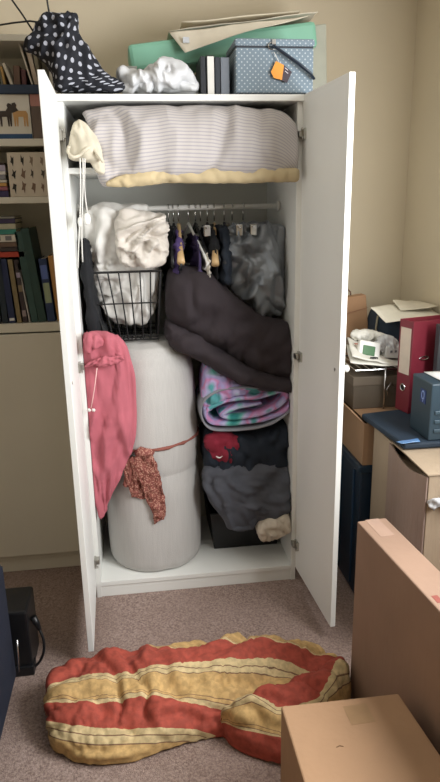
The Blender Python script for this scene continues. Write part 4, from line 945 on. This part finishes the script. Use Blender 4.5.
# navy bag with sheets on top
bx0 = at(372, 330, .24).x; bz = at(378, 313, .2).z
nb = obj('navy_bag', loft(MB(), [(V((bx0+.02, .25, ZB+.02)), V((XR-.02, .25, ZB+.02)), .09, .09), (V((bx0, .25, .85)), V((XR-.012, .25, .85)), .10, .10), (V((bx0, .25, .98)), V((XR-.012, .25, .98)), .10, .10), (V((bx0+.012, .25, bz)), V((XR-.012, .25, bz)), .08, .08)], 40, 44, 3.5, .04), M['navy'], None, smooth=True, disp=folds(.004, 9, (1, 1, 1), 151), label='navy fabric bag standing behind the red file by the right wall', cat='bag')
obj('piping', MB().tube([V((bx0-.002, .20, .80)), V((bx0-.004, .19, .9)), V((bx0-.003, .19, .98)), V((bx0+.006, .2, bz-.01))], .004, 8), C('#a59c86'), nb, smooth=True)
zz = bz+.006
for k, (p, lab) in enumerate(((((370, 308, .12), (386, 323, .07), (446, 318, .07), (404, 300, .30)), 'large pale sheet drooping over the navy bag'), (((392, 303, .2), (400, 313, .13), (444, 309, .13), (440, 300, .28)), 'smaller pale sheet on the large sheet over the navy bag'))):
    P_ = [at(a, b_, y_) for a, b_, y_ in p]
    for w_ in P_: w_.x = min(w_.x, XR-.008)
    P_[3].z = max(P_[3].z, zz); 
    if k == 0: P_[3] = V((P_[0].x+.04, .32, zz+.012)); P_[2].x = XR-.012
    if k == 1:
        for w_ in P_: w_.z += .008
    P_[2] = V((XR-.012, P_[1].y, P_[1].z+.012))
    pts4 = [P_[0], P_[1], P_[2], V((XR-.012, .32, zz+.014))]
    sm = MB(); sheet(sm, *pts4, 16, .006, .0025, 10+k, 9); obj('paper_sheet', sm, C('#d8d0bc' if k else '#e0dac8', .8), None, smooth=True, label=lab, cat='paper')

# ================================================================== left edge
sx = -.225
sc2 = thing('suitcase', 'dark navy fabric suitcase standing at the left edge of the picture', 'suitcase', (-.37, -.75, 0))
zt3 = .46
obj('shell', MB().bb((sx-.28, -1.05, .03), (sx, -.44, zt3)), M['navyb'], sc2, .03)
obj('piping', MB().tube([(sx-.01, -.45, .06), (sx-.01, -.45, zt3-.03)], .005, 8), C('#0c1322'), sc2, smooth=True)
for x in (sx-.25, sx-.04):
    for y in (-1.0, -.5): obj('wheel', MB().lathe((x-.012, y, .03), [(.02, 0), (.028, .003), (.028, .021), (.02, .024)], 18, 'x'), M['black_plastic'], sc2)
obj('zip', MB().tube([at(17, 640, -.5), at(18, 655, -.5), at(19, 672, -.52)], .003, 8), M['chrome'], sc2, smooth=True, label='silver zip puller')
pb2 = thing('power_unit', 'black electrical unit on the carpet beside the navy suitcase', 'electrical unit', (-.28, -.32, 0))
cx = at(32, 620, -.36).x
obj('case', MB().bb((cx-.16, -.40, .001), (cx-.006, -.25, .235)), M['black_plastic'], pb2, .008)
obj('foot', MB().bb((cx-.10, -.41, .001), (cx-.001, -.36, .035)), M['black_plastic'], pb2, .004)
obj('plug', MB().tube([at(33, 617, -.36), at(37, 624, -.36), at(40, 630, -.36)], [.012, .010, .006], 10), M['black_plastic'], pb2, smooth=True)
cb_ = [at(38, 627, -.36), at(43, 638, -.37), at(44, 650, -.38), atz(40, 661, .03), atz(32, 669, .008), atz(22, 674, .006), atz(14, 676, .006)]
S_ = [tuple(p) for p in cb_]; obj('cable', MB().tube([V(cr(S_, k/30)) for k in range(31)], .0045, 8), M['black_plastic'], pb2, smooth=True)
